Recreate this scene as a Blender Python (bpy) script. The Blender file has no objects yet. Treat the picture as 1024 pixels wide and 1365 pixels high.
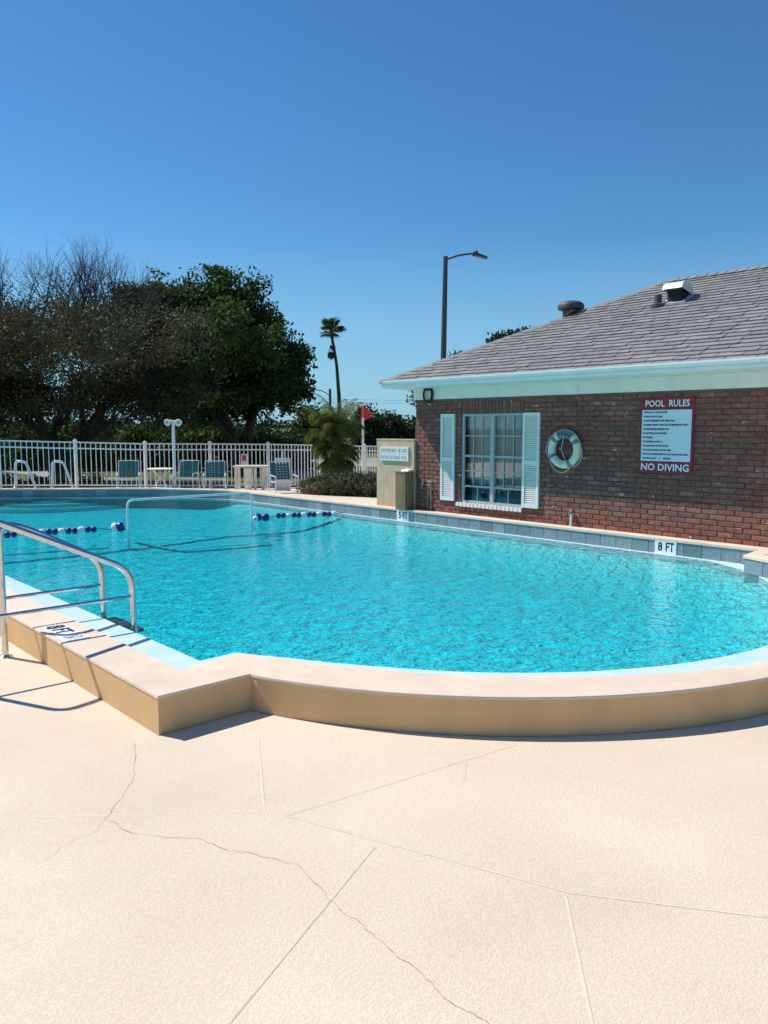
import bpy, math, random
import numpy as np
from mathutils import Vector, Matrix
from mathutils.geometry import tessellate_polygon
random.seed(7)
RNG = np.random.default_rng(7)
sc = bpy.context.scene
R = math.radians

# ------------------------------------------------------------------ camera
PITCH = 6.1155; YAW = 42.035          # degrees: down, clockwise from +Y
cam_d = bpy.data.cameras.new('camera'); cam = bpy.data.objects.new('camera', cam_d)
sc.collection.objects.link(cam)
cam.location = (0, 0, 1.82)
cam.rotation_euler = (R(90 - PITCH), 0, R(-YAW))
cam_d.sensor_fit = 'VERTICAL'; cam_d.sensor_height = 36; cam_d.lens = 1050 / 1365 * 36
cam_d.clip_start = 0.05; cam_d.clip_end = 3000
sc.camera = cam

# ------------------------------------------------------------------ light
SUN_V = Vector((0.32, -0.74, -1.0)).normalized()      # direction the light travels
el = math.asin(-SUN_V.z); az = math.atan2(-SUN_V.x, -SUN_V.y)   # azimuth clockwise from +Y
w = bpy.data.worlds.new("World"); sc.world = w; w.use_nodes = True
nt = w.node_tree; bgn = nt.nodes['Background']
sky = nt.nodes.new('ShaderNodeTexSky'); sky.sky_type = 'NISHITA'; sky.sun_disc = False
sky.sun_elevation = el; sky.sun_rotation = az % (2 * math.pi)
sky.air_density = 1.0; sky.dust_density = 0.05; sky.ozone_density = 1.6; sky.altitude = 0
hs = nt.nodes.new('ShaderNodeHueSaturation'); hs.inputs['Saturation'].default_value = 1.12
nt.links.new(sky.outputs[0], hs.inputs['Color'])
tn = nt.nodes.new('ShaderNodeMix'); tn.data_type = 'RGBA'; tn.blend_type = 'MULTIPLY'; tn.inputs[0].default_value = 1
tn.inputs[7].default_value = (.55, .91, 1.12, 1)      # clear deep blue, as the phone rendered it
nt.links.new(hs.outputs[0], tn.inputs[6]); tc = nt.nodes.new('ShaderNodeTexCoord'); sx_ = nt.nodes.new('ShaderNodeSeparateXYZ'); nt.links.new(tc.outputs['Generated'], sx_.inputs[0])
hr = nt.nodes.new('ShaderNodeMapRange'); hr.inputs[1].default_value = 0.0; hr.inputs[2].default_value = .22; hr.inputs[3].default_value = .8; hr.inputs[4].default_value = 0
nt.links.new(sx_.outputs['Z'], hr.inputs[0])
hz_ = nt.nodes.new('ShaderNodeMix'); hz_.data_type = 'RGBA'; hz_.inputs[7].default_value = (2.7, 5.2, 7.4, 1)   # pale band all round the horizon
nt.links.new(hr.outputs[0], hz_.inputs[0]); nt.links.new(tn.outputs[2], hz_.inputs[6]); nt.links.new(hz_.outputs[2], bgn.inputs[0])
bgn.inputs[1].default_value = 0.09
sd = bpy.data.lights.new('sun', 'SUN'); sun = bpy.data.objects.new('sun', sd)
sc.collection.objects.link(sun)
sd.energy = 4.6; sd.angle = R(0.53); sd.color = (1.0, 0.955, 0.89)
sun.rotation_euler = SUN_V.to_track_quat('-Z', 'Y').to_euler()
sun.location = (-5, 20, 25)
sc.view_settings.view_transform = 'Standard'; sc.view_settings.look = 'None'
sc.view_settings.gamma = 1; sc.view_settings.use_curve_mapping = False
sc.view_settings.exposure = 0.2
sc.cycles.max_bounces = 10; sc.cycles.transparent_max_bounces = 24

# ------------------------------------------------------------------ materials
def mat(name, col, rough=0.6, metal=0.0, spec=0.5, noise=0.0, nscale=8, bump=0.0, bscale=60, bdist=0.004,
        rnd=None, col2=None, build=None):
    """principled material; noise = colour variation between col and col2 in world space"""
    m = bpy.data.materials.new(name); m.use_nodes = True
    n = m.node_tree.nodes; l = m.node_tree.links; b = n['Principled BSDF']
    b.inputs['Base Color'].default_value = (*col, 1); b.inputs['Roughness'].default_value = rough
    b.inputs['Metallic'].default_value = metal
    b.inputs['Specular IOR Level'].default_value = spec
    geo = n.new('ShaderNodeNewGeometry')
    cur = None
    if noise > 0:
        t = n.new('ShaderNodeTexNoise'); t.inputs['Scale'].default_value = nscale; t.inputs['Detail'].default_value = 6
        t.inputs['Roughness'].default_value = 0.65
        l.new(geo.outputs['Position'], t.inputs['Vector'])
        mr = n.new('ShaderNodeMapRange'); mr.inputs[1].default_value = 0.35; mr.inputs[2].default_value = 0.65
        l.new(t.outputs['Fac'], mr.inputs[0])
        mx = n.new('ShaderNodeMix'); mx.data_type = 'RGBA'
        c2 = col2 if col2 else tuple(c * (1 - noise) for c in col)
        mx.inputs[6].default_value = (*col, 1); mx.inputs[7].default_value = (*c2, 1)
        l.new(mr.outputs[0], mx.inputs[0]); cur = mx.outputs[2]
    if rnd:
        a = n.new('ShaderNodeAttribute'); a.attribute_name = 'rnd'
        cr = n.new('ShaderNodeValToRGB'); cr.color_ramp.interpolation = 'LINEAR'
        els = cr.color_ramp.elements
        while len(els) < len(rnd): els.new(0.5)
        for i, c in enumerate(rnd):
            els[i].position = i / (len(rnd) - 1); els[i].color = (*c, 1)
        l.new(a.outputs['Fac'], cr.inputs[0])
        if cur is not None:
            mx2 = n.new('ShaderNodeMix'); mx2.data_type = 'RGBA'; mx2.blend_type = 'MULTIPLY'; mx2.inputs[0].default_value = 1
            l.new(cr.outputs[0], mx2.inputs[6]); l.new(cur, mx2.inputs[7]); cur = mx2.outputs[2]
        else: cur = cr.outputs[0]
    if cur is not None: l.new(cur, b.inputs['Base Color'])
    if bump > 0:
        t = n.new('ShaderNodeTexNoise'); t.inputs['Scale'].default_value = bscale; t.inputs['Detail'].default_value = 5
        l.new(geo.outputs['Position'], t.inputs['Vector'])
        bp = n.new('ShaderNodeBump'); bp.inputs['Strength'].default_value = bump; bp.inputs['Distance'].default_value = bdist
        l.new(t.outputs['Fac'], bp.inputs['Height']); l.new(bp.outputs[0], b.inputs['Normal'])
    if build: build(m, n, l, b, geo)
    return m

M = {}
# cool deck: trowelled knock-down texture
def deck_nodes(m, n, l, b, geo):
    big = n.new('ShaderNodeTexNoise'); big.inputs['Scale'].default_value = 0.9; big.inputs['Detail'].default_value = 7
    l.new(geo.outputs['Position'], big.inputs['Vector'])
    mx = n.new('ShaderNodeMix'); mx.data_type = 'RGBA'
    mx.inputs[6].default_value = (.75, .625, .49, 1); mx.inputs[7].default_value = (.68, .56, .43, 1)
    mr = n.new('ShaderNodeMapRange'); mr.inputs[1].default_value = .38; mr.inputs[2].default_value = .68
    l.new(big.outputs['Fac'], mr.inputs[0]); l.new(mr.outputs[0], mx.inputs[0])
    # small darker specks that sit in the hollows
    sp = n.new('ShaderNodeTexNoise'); sp.inputs['Scale'].default_value = 85; sp.inputs['Detail'].default_value = 4
    sp.inputs['Distortion'].default_value = 1.2
    l.new(geo.outputs['Position'], sp.inputs['Vector'])
    r2 = n.new('ShaderNodeMapRange'); r2.inputs[1].default_value = .40; r2.inputs[2].default_value = .52
    l.new(sp.outputs['Fac'], r2.inputs[0])
    mx2 = n.new('ShaderNodeMix'); mx2.data_type = 'RGBA'; mx2.blend_type = 'MULTIPLY'
    mx2.inputs[7].default_value = (.95, .94, .93, 1)
    inv = n.new('ShaderNodeMath'); inv.operation = 'SUBTRACT'; inv.inputs[0].default_value = 1
    l.new(r2.outputs[0], inv.inputs[1]); l.new(inv.outputs[0], mx2.inputs[0]); l.new(mx.outputs[2], mx2.inputs[6])
    l.new(mx2.outputs[2], b.inputs['Base Color'])
    fine = n.new('ShaderNodeTexNoise'); fine.inputs['Scale'].default_value = 220; fine.inputs['Detail'].default_value = 3
    l.new(geo.outputs['Position'], fine.inputs['Vector'])
    ad = n.new('ShaderNodeMath'); ad.operation = 'MULTIPLY_ADD'; ad.inputs[1].default_value = .25
    l.new(fine.outputs['Fac'], ad.inputs[0]); l.new(r2.outputs[0], ad.inputs[2])
    bp = n.new('ShaderNodeBump'); bp.inputs['Strength'].default_value = .5; bp.inputs['Distance'].default_value = .002
    l.new(ad.outputs[0], bp.inputs['Height']); l.new(bp.outputs[0], b.inputs['Normal'])
M['deck'] = mat('deck_coating', (.75, .62, .5), .85, spec=.2, build=deck_nodes)
M['coping'] = mat('coping_coating', (.78, .63, .49), .8, spec=.25, noise=.13, nscale=3, bump=.4, bscale=110, bdist=.002)
def tanwall(m, n, l, b, geo):
    # run-down stains: noise stretched vertically
    mp = n.new('ShaderNodeMapping'); mp.inputs['Scale'].default_value = (2.5, 2.5, .7)
    l.new(geo.outputs['Position'], mp.inputs[0])
    t = n.new('ShaderNodeTexNoise'); t.inputs['Scale'].default_value = 1.5; t.inputs['Detail'].default_value = 6
    l.new(mp.outputs[0], t.inputs['Vector'])
    mr = n.new('ShaderNodeMapRange'); mr.inputs[1].default_value = .4; mr.inputs[2].default_value = .7
    l.new(t.outputs['Fac'], mr.inputs[0])
    mx = n.new('ShaderNodeMix'); mx.data_type = 'RGBA'
    mx.inputs[6].default_value = (.72, .47, .235, 1); mx.inputs[7].default_value = (.65, .425, .215, 1)
    l.new(mr.outputs[0], mx.inputs[0]); l.new(mx.outputs[2], b.inputs['Base Color'])
M['tanwall'] = mat('tan_wall_paint', (.5, .36, .22), .8, spec=.2, bump=.5, bscale=90, bdist=.003, build=tanwall)
M['stucco'] = mat('beige_stucco', (.66, .47, .31), .85, spec=.2, noise=.2, nscale=5, bump=.5, bscale=70, bdist=.004)
M['crack'] = mat('crack_gap', (.46, .35, .26), .95, spec=.05)  # dark beige strips for the cracks and the wall's base joint
M['jointedge'] = mat('joint_edge', (.69, .57, .45), .9)
M['joint'] = mat('joint_filler', (.80, .68, .54), .8, spec=.1, noise=.15, nscale=30)
M['shelf'] = mat('gutter_shelf', (.50, .74, .80), .35, noise=.22, nscale=5, bump=.15, bscale=60, bdist=.002, col2=(.66, .80, .80))
M['plaster'] = mat('pool_plaster', (.72, .95, .98), .7, noise=.05, nscale=1.2)
M['plaster_dark'] = mat('step_edge_and_rope_shadow', (.03, .07, .16), .4)  # dark step edges, and the rope shadow painted on the pool floor
M['tile'] = mat('grey_tile', (.25, .3, .32), .3, rnd=[(.13, .17, .19), (.17, .215, .235), (.22, .27, .29), (.15, .19, .22)], noise=.4, nscale=22, col2=(.62, .66, .68))
M['grout'] = mat('grout', (.36, .38, .38), .9)
M['white'] = mat('white_paint', (.84, .80, .76), .45, noise=.08, nscale=6)
M['white_al'] = mat('white_aluminium', (.88, .87, .83), .4, noise=.1, nscale=10)
M['white_tile'] = mat('white_tile', (.82, .83, .82), .3)
M['trim'] = mat('eave_trim_paint', (.86, .79, .72), .5, noise=.1, nscale=3)
M['black'] = mat('black_print', (.012, .014, .02), .5)
M['greyprint'] = mat('faded_grey_print', (.38, .40, .42), .6)
M['steel'] = mat('polished_steel', (.66, .66, .66), .14, metal=1.0, noise=.12, nscale=20)
M['pvc'] = mat('white_pvc', (.75, .80, .82), .35)
M['blue'] = mat('float_blue', (.012, .022, .16), .35)
M['floatwhite'] = mat('float_white', (.8, .82, .84), .35)
M['rope'] = mat('rope', (.5, .48, .42), .8)
M['mortar'] = mat('mortar', (.21, .125, .10), .95, noise=.35, nscale=14, bump=.6, bscale=80)
def brick_nodes(m, n, l, b, geo):
    a = n.new('ShaderNodeAttribute'); a.attribute_name = 'rnd'
    cr = n.new('ShaderNodeValToRGB'); cols = [(.25, .095, .070), (.285, .108, .078), (.215, .092, .072), (.26, .093, .071),
              (.18, .092, .078), (.30, .14, .105), (.23, .102, .08), (.155, .085, .073)]
    els = cr.color_ramp.elements
    while len(els) < len(cols): els.new(.5)
    for i, c in enumerate(cols): els[i].position = i / (len(cols) - 1); els[i].color = (*c, 1)
    l.new(a.outputs['Fac'], cr.inputs[0])
    t = n.new('ShaderNodeTexNoise'); t.inputs['Scale'].default_value = 26; t.inputs['Detail'].default_value = 8; t.inputs['Roughness'].default_value = .7
    l.new(geo.outputs['Position'], t.inputs['Vector'])
    r = n.new('ShaderNodeMapRange'); r.inputs[1].default_value = .3; r.inputs[2].default_value = .7; r.inputs[3].default_value = .55; r.inputs[4].default_value = 1.45
    l.new(t.outputs['Fac'], r.inputs[0])
    mu = n.new('ShaderNodeMix'); mu.data_type = 'RGBA'; mu.blend_type = 'MULTIPLY'; mu.inputs[0].default_value = 1
    l.new(cr.outputs[0], mu.inputs[6]); l.new(r.outputs[0], mu.inputs[7])
    # flakes of old whitewash
    mp = n.new('ShaderNodeMapping'); mp.inputs['Scale'].default_value = (1, .62, 1.5); mp.inputs['Location'].default_value = (3.1, 7.7, 2.2)
    l.new(geo.outputs['Position'], mp.inputs[0])
    t2 = n.new('ShaderNodeTexNoise'); t2.inputs['Scale'].default_value = 11; t2.inputs['Detail'].default_value = 5; t2.inputs['Roughness'].default_value = .55
    l.new(mp.outputs[0], t2.inputs['Vector'])
    g = n.new('ShaderNodeMath'); g.operation = 'GREATER_THAN'; g.inputs[1].default_value = .672
    l.new(t2.outputs['Fac'], g.inputs[0])
    mx = n.new('ShaderNodeMix'); mx.data_type = 'RGBA'; mx.inputs[7].default_value = (.50, .44, .40, 1)
    l.new(g.outputs[0], mx.inputs[0]); l.new(mu.outputs[2], mx.inputs[6]); l.new(mx.outputs[2], b.inputs['Base Color'])
    bp = n.new('ShaderNodeBump'); bp.inputs['Strength'].default_value = .8; bp.inputs['Distance'].default_value = .004
    l.new(t.outputs['Fac'], bp.inputs['Height']); l.new(bp.outputs[0], b.inputs['Normal'])
M['brick'] = mat('old_red_brick', (.3, .1, .08), .9, spec=.15, build=brick_nodes)
M['shingle'] = mat('asphalt_shingle', (.2, .19, .18), .95, spec=.1, rnd=[(.245, .248, .245), (.275, .277, .274), (.31, .31, .305), (.26, .262, .26), (.335, .336, .33), (.285, .287, .284)], noise=.25, nscale=40, col2=(.8, .8, .8), bump=.6, bscale=160, bdist=.003)
for nd in M['shingle'].node_tree.nodes:
    if nd.type == 'MIX' and nd.blend_type == 'MIX': nd.inputs[6].default_value = (1, 1, 1, 1); nd.inputs[7].default_value = (.72, .72, .72, 1)
for nd in M['tile'].node_tree.nodes:
    if nd.type == 'MIX' and nd.blend_type == 'MIX': nd.inputs[6].default_value = (1, 1, 1, 1); nd.inputs[7].default_value = (1.4, 1.4, 1.4, 1)
M['felt'] = mat('roof_felt', (.05, .048, .046), .95)
M['galv'] = mat('galvanised_metal', (.72, .74, .75), .45, metal=.2, noise=.2, nscale=12)
M['vent_dark'] = mat('weathered_vent_metal', (.09, .10, .095), .6, metal=.3, noise=.3, nscale=10)
M['muntin'] = mat('muntin_paint', (.42, .44, .43), .5)
M['curtain'] = mat('sheer_curtain', (.85, .85, .82), .9, noise=.2, nscale=4)
M['dark'] = mat('dark_interior', (.02, .022, .025), .9)
M['screen'] = mat('dark_screen', (.035, .04, .045), .8)
M['maroon'] = mat('maroon_print', (.25, .014, .03), .5)
M['signwhite'] = mat('sign_white', (.66, .74, .80), .5)
M['buoy'] = mat('buoy_cream', (.80, .73, .56), .6, noise=.15, nscale=12)
M['buoyband'] = mat('buoy_band_grey_blue', (.17, .21, .26), .6)
M['hose'] = mat('black_hose', (.012, .013, .013), .5)
M['brown'] = mat('brown_enclosure', (.27, .165, .09), .6, noise=.25, nscale=7)
M['brass'] = mat('weathered_brass', (.36, .30, .22), .5, metal=.5)
M['teal'] = mat('teal_webbing', (.045, .20, .20), .6, noise=.2, nscale=30)
M['chairwhite'] = mat('chair_frame_white', (.72, .74, .70), .4)
M['cream'] = mat('cream_plastic', (.74, .69, .56), .5)
M['red'] = mat('red_cloth', (.75, .045, .05), .7)
M['lamp_grey'] = mat('dark_grey_pole', (.085, .08, .085), .55, metal=.2)
M['lens'] = mat('lamp_lens', (.45, .40, .36), .3)
M['bark'] = mat('bark', (.085, .065, .05), .95, noise=.4, nscale=6, bump=.7, bscale=25, bdist=.02)
M['twig'] = mat('bare_twig', (.075, .055, .055), .9)
M['palmtrunk'] = mat('palm_trunk', (.10, .075, .055), .95, noise=.4, nscale=9)
M['redtrunk'] = mat('reddish_palm_boot', (.20, .075, .045), .9, noise=.4, nscale=14)
M['grass'] = mat('lawn_grass', (.06, .085, .02), .95, noise=.5, nscale=1.4, col2=(.10, .10, .038), bump=.8, bscale=30, bdist=.03)
M['pave'] = mat('bleached_pavement', (.34, .32, .28), .9, noise=.25, nscale=2)
M['soil'] = mat('soil', (.09, .06, .04), .95, noise=.3, nscale=10)
M['house'] = mat('house_wall_grey', (.22, .2, .19), .9)
M['houseroof'] = mat('house_roof_pale', (.42, .41, .42), .9, noise=.2, nscale=6)

def leafmat(name, cols, trans=.3, rough=.55):
    m = bpy.data.materials.new(name); m.use_nodes = True
    n = m.node_tree.nodes; l = m.node_tree.links; b = n['Principled BSDF']
    a = n.new('ShaderNodeAttribute'); a.attribute_name = 'rnd'
    cr = n.new('ShaderNodeValToRGB'); els = cr.color_ramp.elements
    while len(els) < len(cols): els.new(.5)
    for i, c in enumerate(cols): els[i].position = i / (len(cols) - 1); els[i].color = (*c, 1)
    l.new(a.outputs['Fac'], cr.inputs[0]); l.new(cr.outputs[0], b.inputs['Base Color'])
    b.inputs['Roughness'].default_value = rough; b.inputs['Specular IOR Level'].default_value = .12
    tr = n.new('ShaderNodeBsdfTranslucent'); l.new(cr.outputs[0], tr.inputs[0])
    mx = n.new('ShaderNodeMixShader'); mx.inputs[0].default_value = trans
    l.new(b.outputs[0], mx.inputs[1]); l.new(tr.outputs[0], mx.inputs[2])
    l.new(mx.outputs[0], n['Material Output'].inputs[0])
    return m
M['leaf_oak'] = leafmat('leaf_oak', [(.03, .052, .014), (.05, .085, .02), (.08, .125, .028), (.042, .072, .02)], .3)
M['leaf_brown'] = leafmat('leaf_olive_brown', [(.07, .064, .034), (.09, .083, .042), (.06, .064, .028), (.10, .09, .055), (.075, .08, .032)], .25)
M['leaf_far'] = leafmat('leaf_far', [(.025, .042, .016), (.045, .065, .022), (.065, .075, .03)], .15)
M['leaf_palm'] = leafmat('leaf_palm', [(.03, .055, .018), (.06, .09, .025), (.10, .12, .035)], .3)
M['leaf_datepalm'] = leafmat('leaf_date_palm', [(.06, .10, .024), (.11, .16, .035), (.17, .22, .06), (.20, .15, .045)], .5)
M['leaf_hedge'] = leafmat('leaf_hedge', [(.045, .055, .028), (.08, .09, .045), (.14, .15, .085), (.06, .065, .03)], .1)

# water: clear thin surface with ripples over an absorbing volume
def water_mat():
    m = bpy.data.materials.new('pool_water'); m.use_nodes = True
    n = m.node_tree.nodes; l = m.node_tree.links; n.clear()
    out = n.new('ShaderNodeOutputMaterial'); geo = n.new('ShaderNodeNewGeometry')
    def noise(scale, detail, dist, sx=1, sy=1):
        mp = n.new('ShaderNodeMapping'); mp.inputs['Scale'].default_value = (sx, sy, 1)
        mp.inputs['Rotation'].default_value = (0, 0, .5)
        l.new(geo.outputs['Position'], mp.inputs[0])
        t = n.new('ShaderNodeTexNoise'); t.inputs['Scale'].default_value = scale; t.inputs['Detail'].default_value = detail
        t.inputs['Distortion'].default_value = dist; l.new(mp.outputs[0], t.inputs['Vector']); return t.outputs['Fac']
    a = noise(15, 2, .5); b2 = noise(5, 2, .3); c = noise(38, 2, .6)
    s1 = n.new('ShaderNodeMath'); s1.operation = 'MULTIPLY_ADD'; s1.inputs[1].default_value = 2.0; l.new(b2, s1.inputs[0]); l.new(a, s1.inputs[2])
    s2 = n.new('ShaderNodeMath'); s2.operation = 'MULTIPLY_ADD'; s2.inputs[1].default_value = .35; l.new(c, s2.inputs[0]); l.new(s1.outputs[0], s2.inputs[2])
    bp = n.new('ShaderNodeBump'); bp.inputs['Strength'].default_value = .55; bp.inputs['Distance'].default_value = .034
    l.new(s2.outputs[0], bp.inputs['Height'])
    # noise painted into the transmission colour stands for ripples focusing and spreading light
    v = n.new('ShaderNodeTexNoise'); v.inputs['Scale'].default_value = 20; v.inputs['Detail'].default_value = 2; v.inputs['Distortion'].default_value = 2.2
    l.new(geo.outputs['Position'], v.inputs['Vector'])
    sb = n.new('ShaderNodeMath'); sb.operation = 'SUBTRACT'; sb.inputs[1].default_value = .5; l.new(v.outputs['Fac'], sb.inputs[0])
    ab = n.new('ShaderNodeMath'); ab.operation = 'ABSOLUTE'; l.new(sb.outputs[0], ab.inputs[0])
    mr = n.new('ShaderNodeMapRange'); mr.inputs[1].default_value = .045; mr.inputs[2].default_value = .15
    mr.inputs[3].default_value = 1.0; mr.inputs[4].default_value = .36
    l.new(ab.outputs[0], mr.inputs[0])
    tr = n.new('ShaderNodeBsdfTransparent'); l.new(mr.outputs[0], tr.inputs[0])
    gl = n.new('ShaderNodeBsdfGlossy'); gl.inputs['Roughness'].default_value = .04; l.new(bp.outputs[0], gl.inputs['Normal'])
    fr = n.new('ShaderNodeFresnel'); fr.inputs['IOR'].default_value = 1.33; l.new(bp.outputs[0], fr.inputs['Normal'])
    mx = n.new('ShaderNodeMixShader'); l.new(fr.outputs[0], mx.inputs[0]); l.new(tr.outputs[0], mx.inputs[1]); l.new(gl.outputs[0], mx.inputs[2])
    l.new(mx.outputs[0], out.inputs['Surface'])
    va = n.new('ShaderNodeVolumeAbsorption'); va.inputs['Color'].default_value = (.03, .953, .985, 1); va.inputs['Density'].default_value = 1.9
    l.new(va.outputs[0], out.inputs['Volume'])
    return m
M['water'] = water_mat()
M['water'].node_tree.nodes['Glossy BSDF'].inputs['Roughness'].default_value = .02
def glass_mat():
    m = bpy.data.materials.new('window_glass'); m.use_nodes = True
    n = m.node_tree.nodes; l = m.node_tree.links; n.clear(); out = n.new('ShaderNodeOutputMaterial')
    tr = n.new('ShaderNodeBsdfTransparent'); tr.inputs[0].default_value = (.92, .95, .95, 1)
    gl = n.new('ShaderNodeBsdfGlossy'); gl.inputs['Roughness'].default_value = .02
    fr = n.new('ShaderNodeFresnel'); fr.inputs['IOR'].default_value = 1.5
    mx = n.new('ShaderNodeMixShader'); l.new(fr.outputs[0], mx.inputs[0]); l.new(tr.outputs[0], mx.inputs[1]); l.new(gl.outputs[0], mx.inputs[2])
    l.new(mx.outputs[0], out.inputs[0]); return m
M['glass'] = glass_mat()

# ------------------------------------------------------------------ builders
COL = sc.collection
ORG = {}
def link(o, parent=None):
    COL.objects.link(o)
    if parent is not None: o.parent = parent
    return o
def tag(o, label=None, cat=None, group=None, kind=None):
    if label: o['label'] = label
    if cat: o['category'] = cat
    if group: o['group'] = group
    if kind: o['kind'] = kind
    return o
def thing(name, loc, label, cat, group=None):
    o = bpy.data.objects.new(name, None); o.empty_display_size = .2
    link(o); o.location = loc; ORG[o] = Vector(loc)
    return tag(o, label, cat, group)
class MB:
    def __init__(s): s.v = []; s.f = []; s.r = []
    def add(s, vs, fs, r=0.0):
        k = len(s.v); s.v += [tuple(p) for p in vs]; s.f += [tuple(i + k for i in f) for f in fs]; s.r += [r] * len(vs); return s
    def box(s, c, d, rz=0, r=0.0, M4=None):
        hx, hy, hz = d[0] / 2, d[1] / 2, d[2] / 2
        vs = [Vector((x * hx, y * hy, z * hz)) for x in (-1, 1) for y in (-1, 1) for z in (-1, 1)]
        if M4 is not None: vs = [M4 @ p for p in vs]
        elif rz: m = Matrix.Rotation(rz, 3, 'Z'); vs = [m @ p for p in vs]
        vs = [p + Vector(c) for p in vs]
        return s.add(vs, [(0, 1, 3, 2), (4, 6, 7, 5), (0, 4, 5, 1), (2, 3, 7, 6), (0, 2, 6, 4), (1, 5, 7, 3)], r)
    def bbox(s, a, b, r=0.0):
        return s.box([(a[i] + b[i]) / 2 for i in range(3)], [abs(b[i] - a[i]) for i in range(3)], r=r)
    def tube(s, pts, rad, n=10, r=0.0, cap=True):
        pts = [Vector(p) for p in pts]; rads = rad if isinstance(rad, (list, tuple)) else [rad] * len(pts)
        vs = []; prev = None
        for i, p in enumerate(pts):
            d = (pts[min(i + 1, len(pts) - 1)] - pts[max(i - 1, 0)]).normalized()
            if prev is None:
                a = Vector((0, 0, 1)) if abs(d.z) < .9 else Vector((1, 0, 0)); u = d.cross(a).normalized()
            else:
                u = (prev - d * prev.dot(d)).normalized()
            prev = u; v = d.cross(u)
            for k in range(n):
                t = 2 * math.pi * k / n; vs.append(p + (u * math.cos(t) + v * math.sin(t)) * rads[i])
        fs = []
        for i in range(len(pts) - 1):
            for k in range(n): fs.append((i * n + k, i * n + (k + 1) % n, (i + 1) * n + (k + 1) % n, (i + 1) * n + k))
        if cap: fs.append(tuple(range(n))[::-1]); fs.append(tuple((len(pts) - 1) * n + k for k in range(n)))
        return s.add(vs, fs, r)
    def lathe(s, c, prof, n=20, axis=None, r=0.0):
        """prof: (radius, height) along axis (default +Z)"""
        ax = Vector(axis).normalized() if axis else Vector((0, 0, 1))
        a = Vector((0, 0, 1)) if abs(ax.z) < .9 else Vector((1, 0, 0)); u = ax.cross(a).normalized(); v = ax.cross(u)
        vs = []
        for (rr, h) in prof:
            for k in range(n):
                t = 2 * math.pi * k / n; vs.append(Vector(c) + ax * h + (u * math.cos(t) + v * math.sin(t)) * rr)
        fs = [(i * n + k, i * n + (k + 1) % n, (i + 1) * n + (k + 1) % n, (i + 1) * n + k) for i in range(len(prof) - 1) for k in range(n)]
        fs.append(tuple(range(n))[::-1]); fs.append(tuple((len(prof) - 1) * n + k for k in range(n)))
        return s.add(vs, fs, r)
    def poly(s, pts, z=None, up=True, r=0.0, hole=None):
        loops = [[Vector((p[0], p[1], 0)) for p in pts]]
        src = list(pts)
        if hole: loops.append([Vector((p[0], p[1], 0)) for p in hole]); src += list(hole)
        tris = tessellate_polygon(loops)
        vs = [(p[0], p[1], p[2] if len(p) > 2 else z) for p in src]; fs = []
        for t in tris:
            a, b, c = [vs[i] for i in t]
            cz = (b[0] - a[0]) * (c[1] - a[1]) - (b[1] - a[1]) * (c[0] - a[0])
            fs.append(tuple(t) if (cz > 0) == up else tuple(t)[::-1])
        return s.add(vs, fs, r)
    def wall(s, pts, z0, z1, closed=False, r=0.0):
        n = len(pts); vs = []
        for p in pts: vs += [(p[0], p[1], z0 if not callable(z0) else z0(p)), (p[0], p[1], z1 if not callable(z1) else z1(p))]
        fs = [(2 * i, 2 * ((i + 1) % n), 2 * ((i + 1) % n) + 1, 2 * i + 1) for i in range(n if closed else n - 1)]
        return s.add(vs, fs, r)
    def mesh(s, name, m, org=(0, 0, 0), smooth=False):
        me = bpy.data.meshes.new(name); o = Vector(org)
        me.from_pydata([tuple(Vector(p) - o) for p in s.v], [], s.f)
        for q in (m if isinstance(m, (list, tuple)) else [m]): me.materials.append(q)
        a = me.attributes.new('rnd', 'FLOAT', 'POINT'); a.data.foreach_set('value', s.r)
        if smooth: me.polygons.foreach_set('use_smooth', [True] * len(me.polygons))
        me.update(); return me
    def build(s, name, m, parent=None, smooth=False, kind=None, label=None):
        org = ORG.get(parent, Vector((0, 0, 0))) if parent is not None else Vector((0, 0, 0))
        o = bpy.data.objects.new(name, s.mesh(name, m, org, smooth)); link(o, parent); ORG[o] = org.copy()
        if kind: o['kind'] = kind
        if label: o['label'] = label
        return o
def smooth_angle(o, deg=40):
    me = o.data; me.polygons.foreach_set('use_smooth', [True] * len(me.polygons))
    try: me.set_sharp_from_angle(angle=R(deg))
    except Exception: pass
    return o
def single(mb, name, m, label, cat, loc, group=None, smooth=False):
    o = bpy.data.objects.new(name, mb.mesh(name, m, loc, smooth)); link(o); o.location = loc; ORG[o] = Vector(loc)
    return tag(o, label, cat, group)
def inst(me, name, p, parent, rot=None):
    o = bpy.data.objects.new(name, me); link(o, parent)
    o.location = Vector(p) - ORG.get(parent, Vector((0, 0, 0)))
    if rot: o.rotation_euler = rot
    return o
def copy_tree(o, loc, rz=0, label=None):
    def rec(src, par):
        c = src.copy(); COL.objects.link(c); c.parent = par
        for ch in src.children: rec(ch, c)
        return c
    c = rec(o, None); c.location = loc; c.rotation_euler = (0, 0, rz)
    if label: c['label'] = label
    return c
def arc(p0, p1, p2, n=6):
    p0, p1, p2 = map(Vector, (p0, p1, p2))
    return [p0 * (1 - t) ** 2 + p1 * 2 * t * (1 - t) + p2 * t * t for t in [i / n for i in range(n + 1)]]
def rounded(pts, rad, n=5):
    pts = [Vector(p) for p in pts]; out = [pts[0]]
    for i in range(1, len(pts) - 1):
        a, b, c = pts[i - 1], pts[i], pts[i + 1]
        ra = min(rad, (a - b).length * .48); rc = min(rad, (c - b).length * .48)
        out += arc(b + (a - b).normalized() * ra, b, b + (c - b).normalized() * rc, n)
    return out + [pts[-1]]
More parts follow.
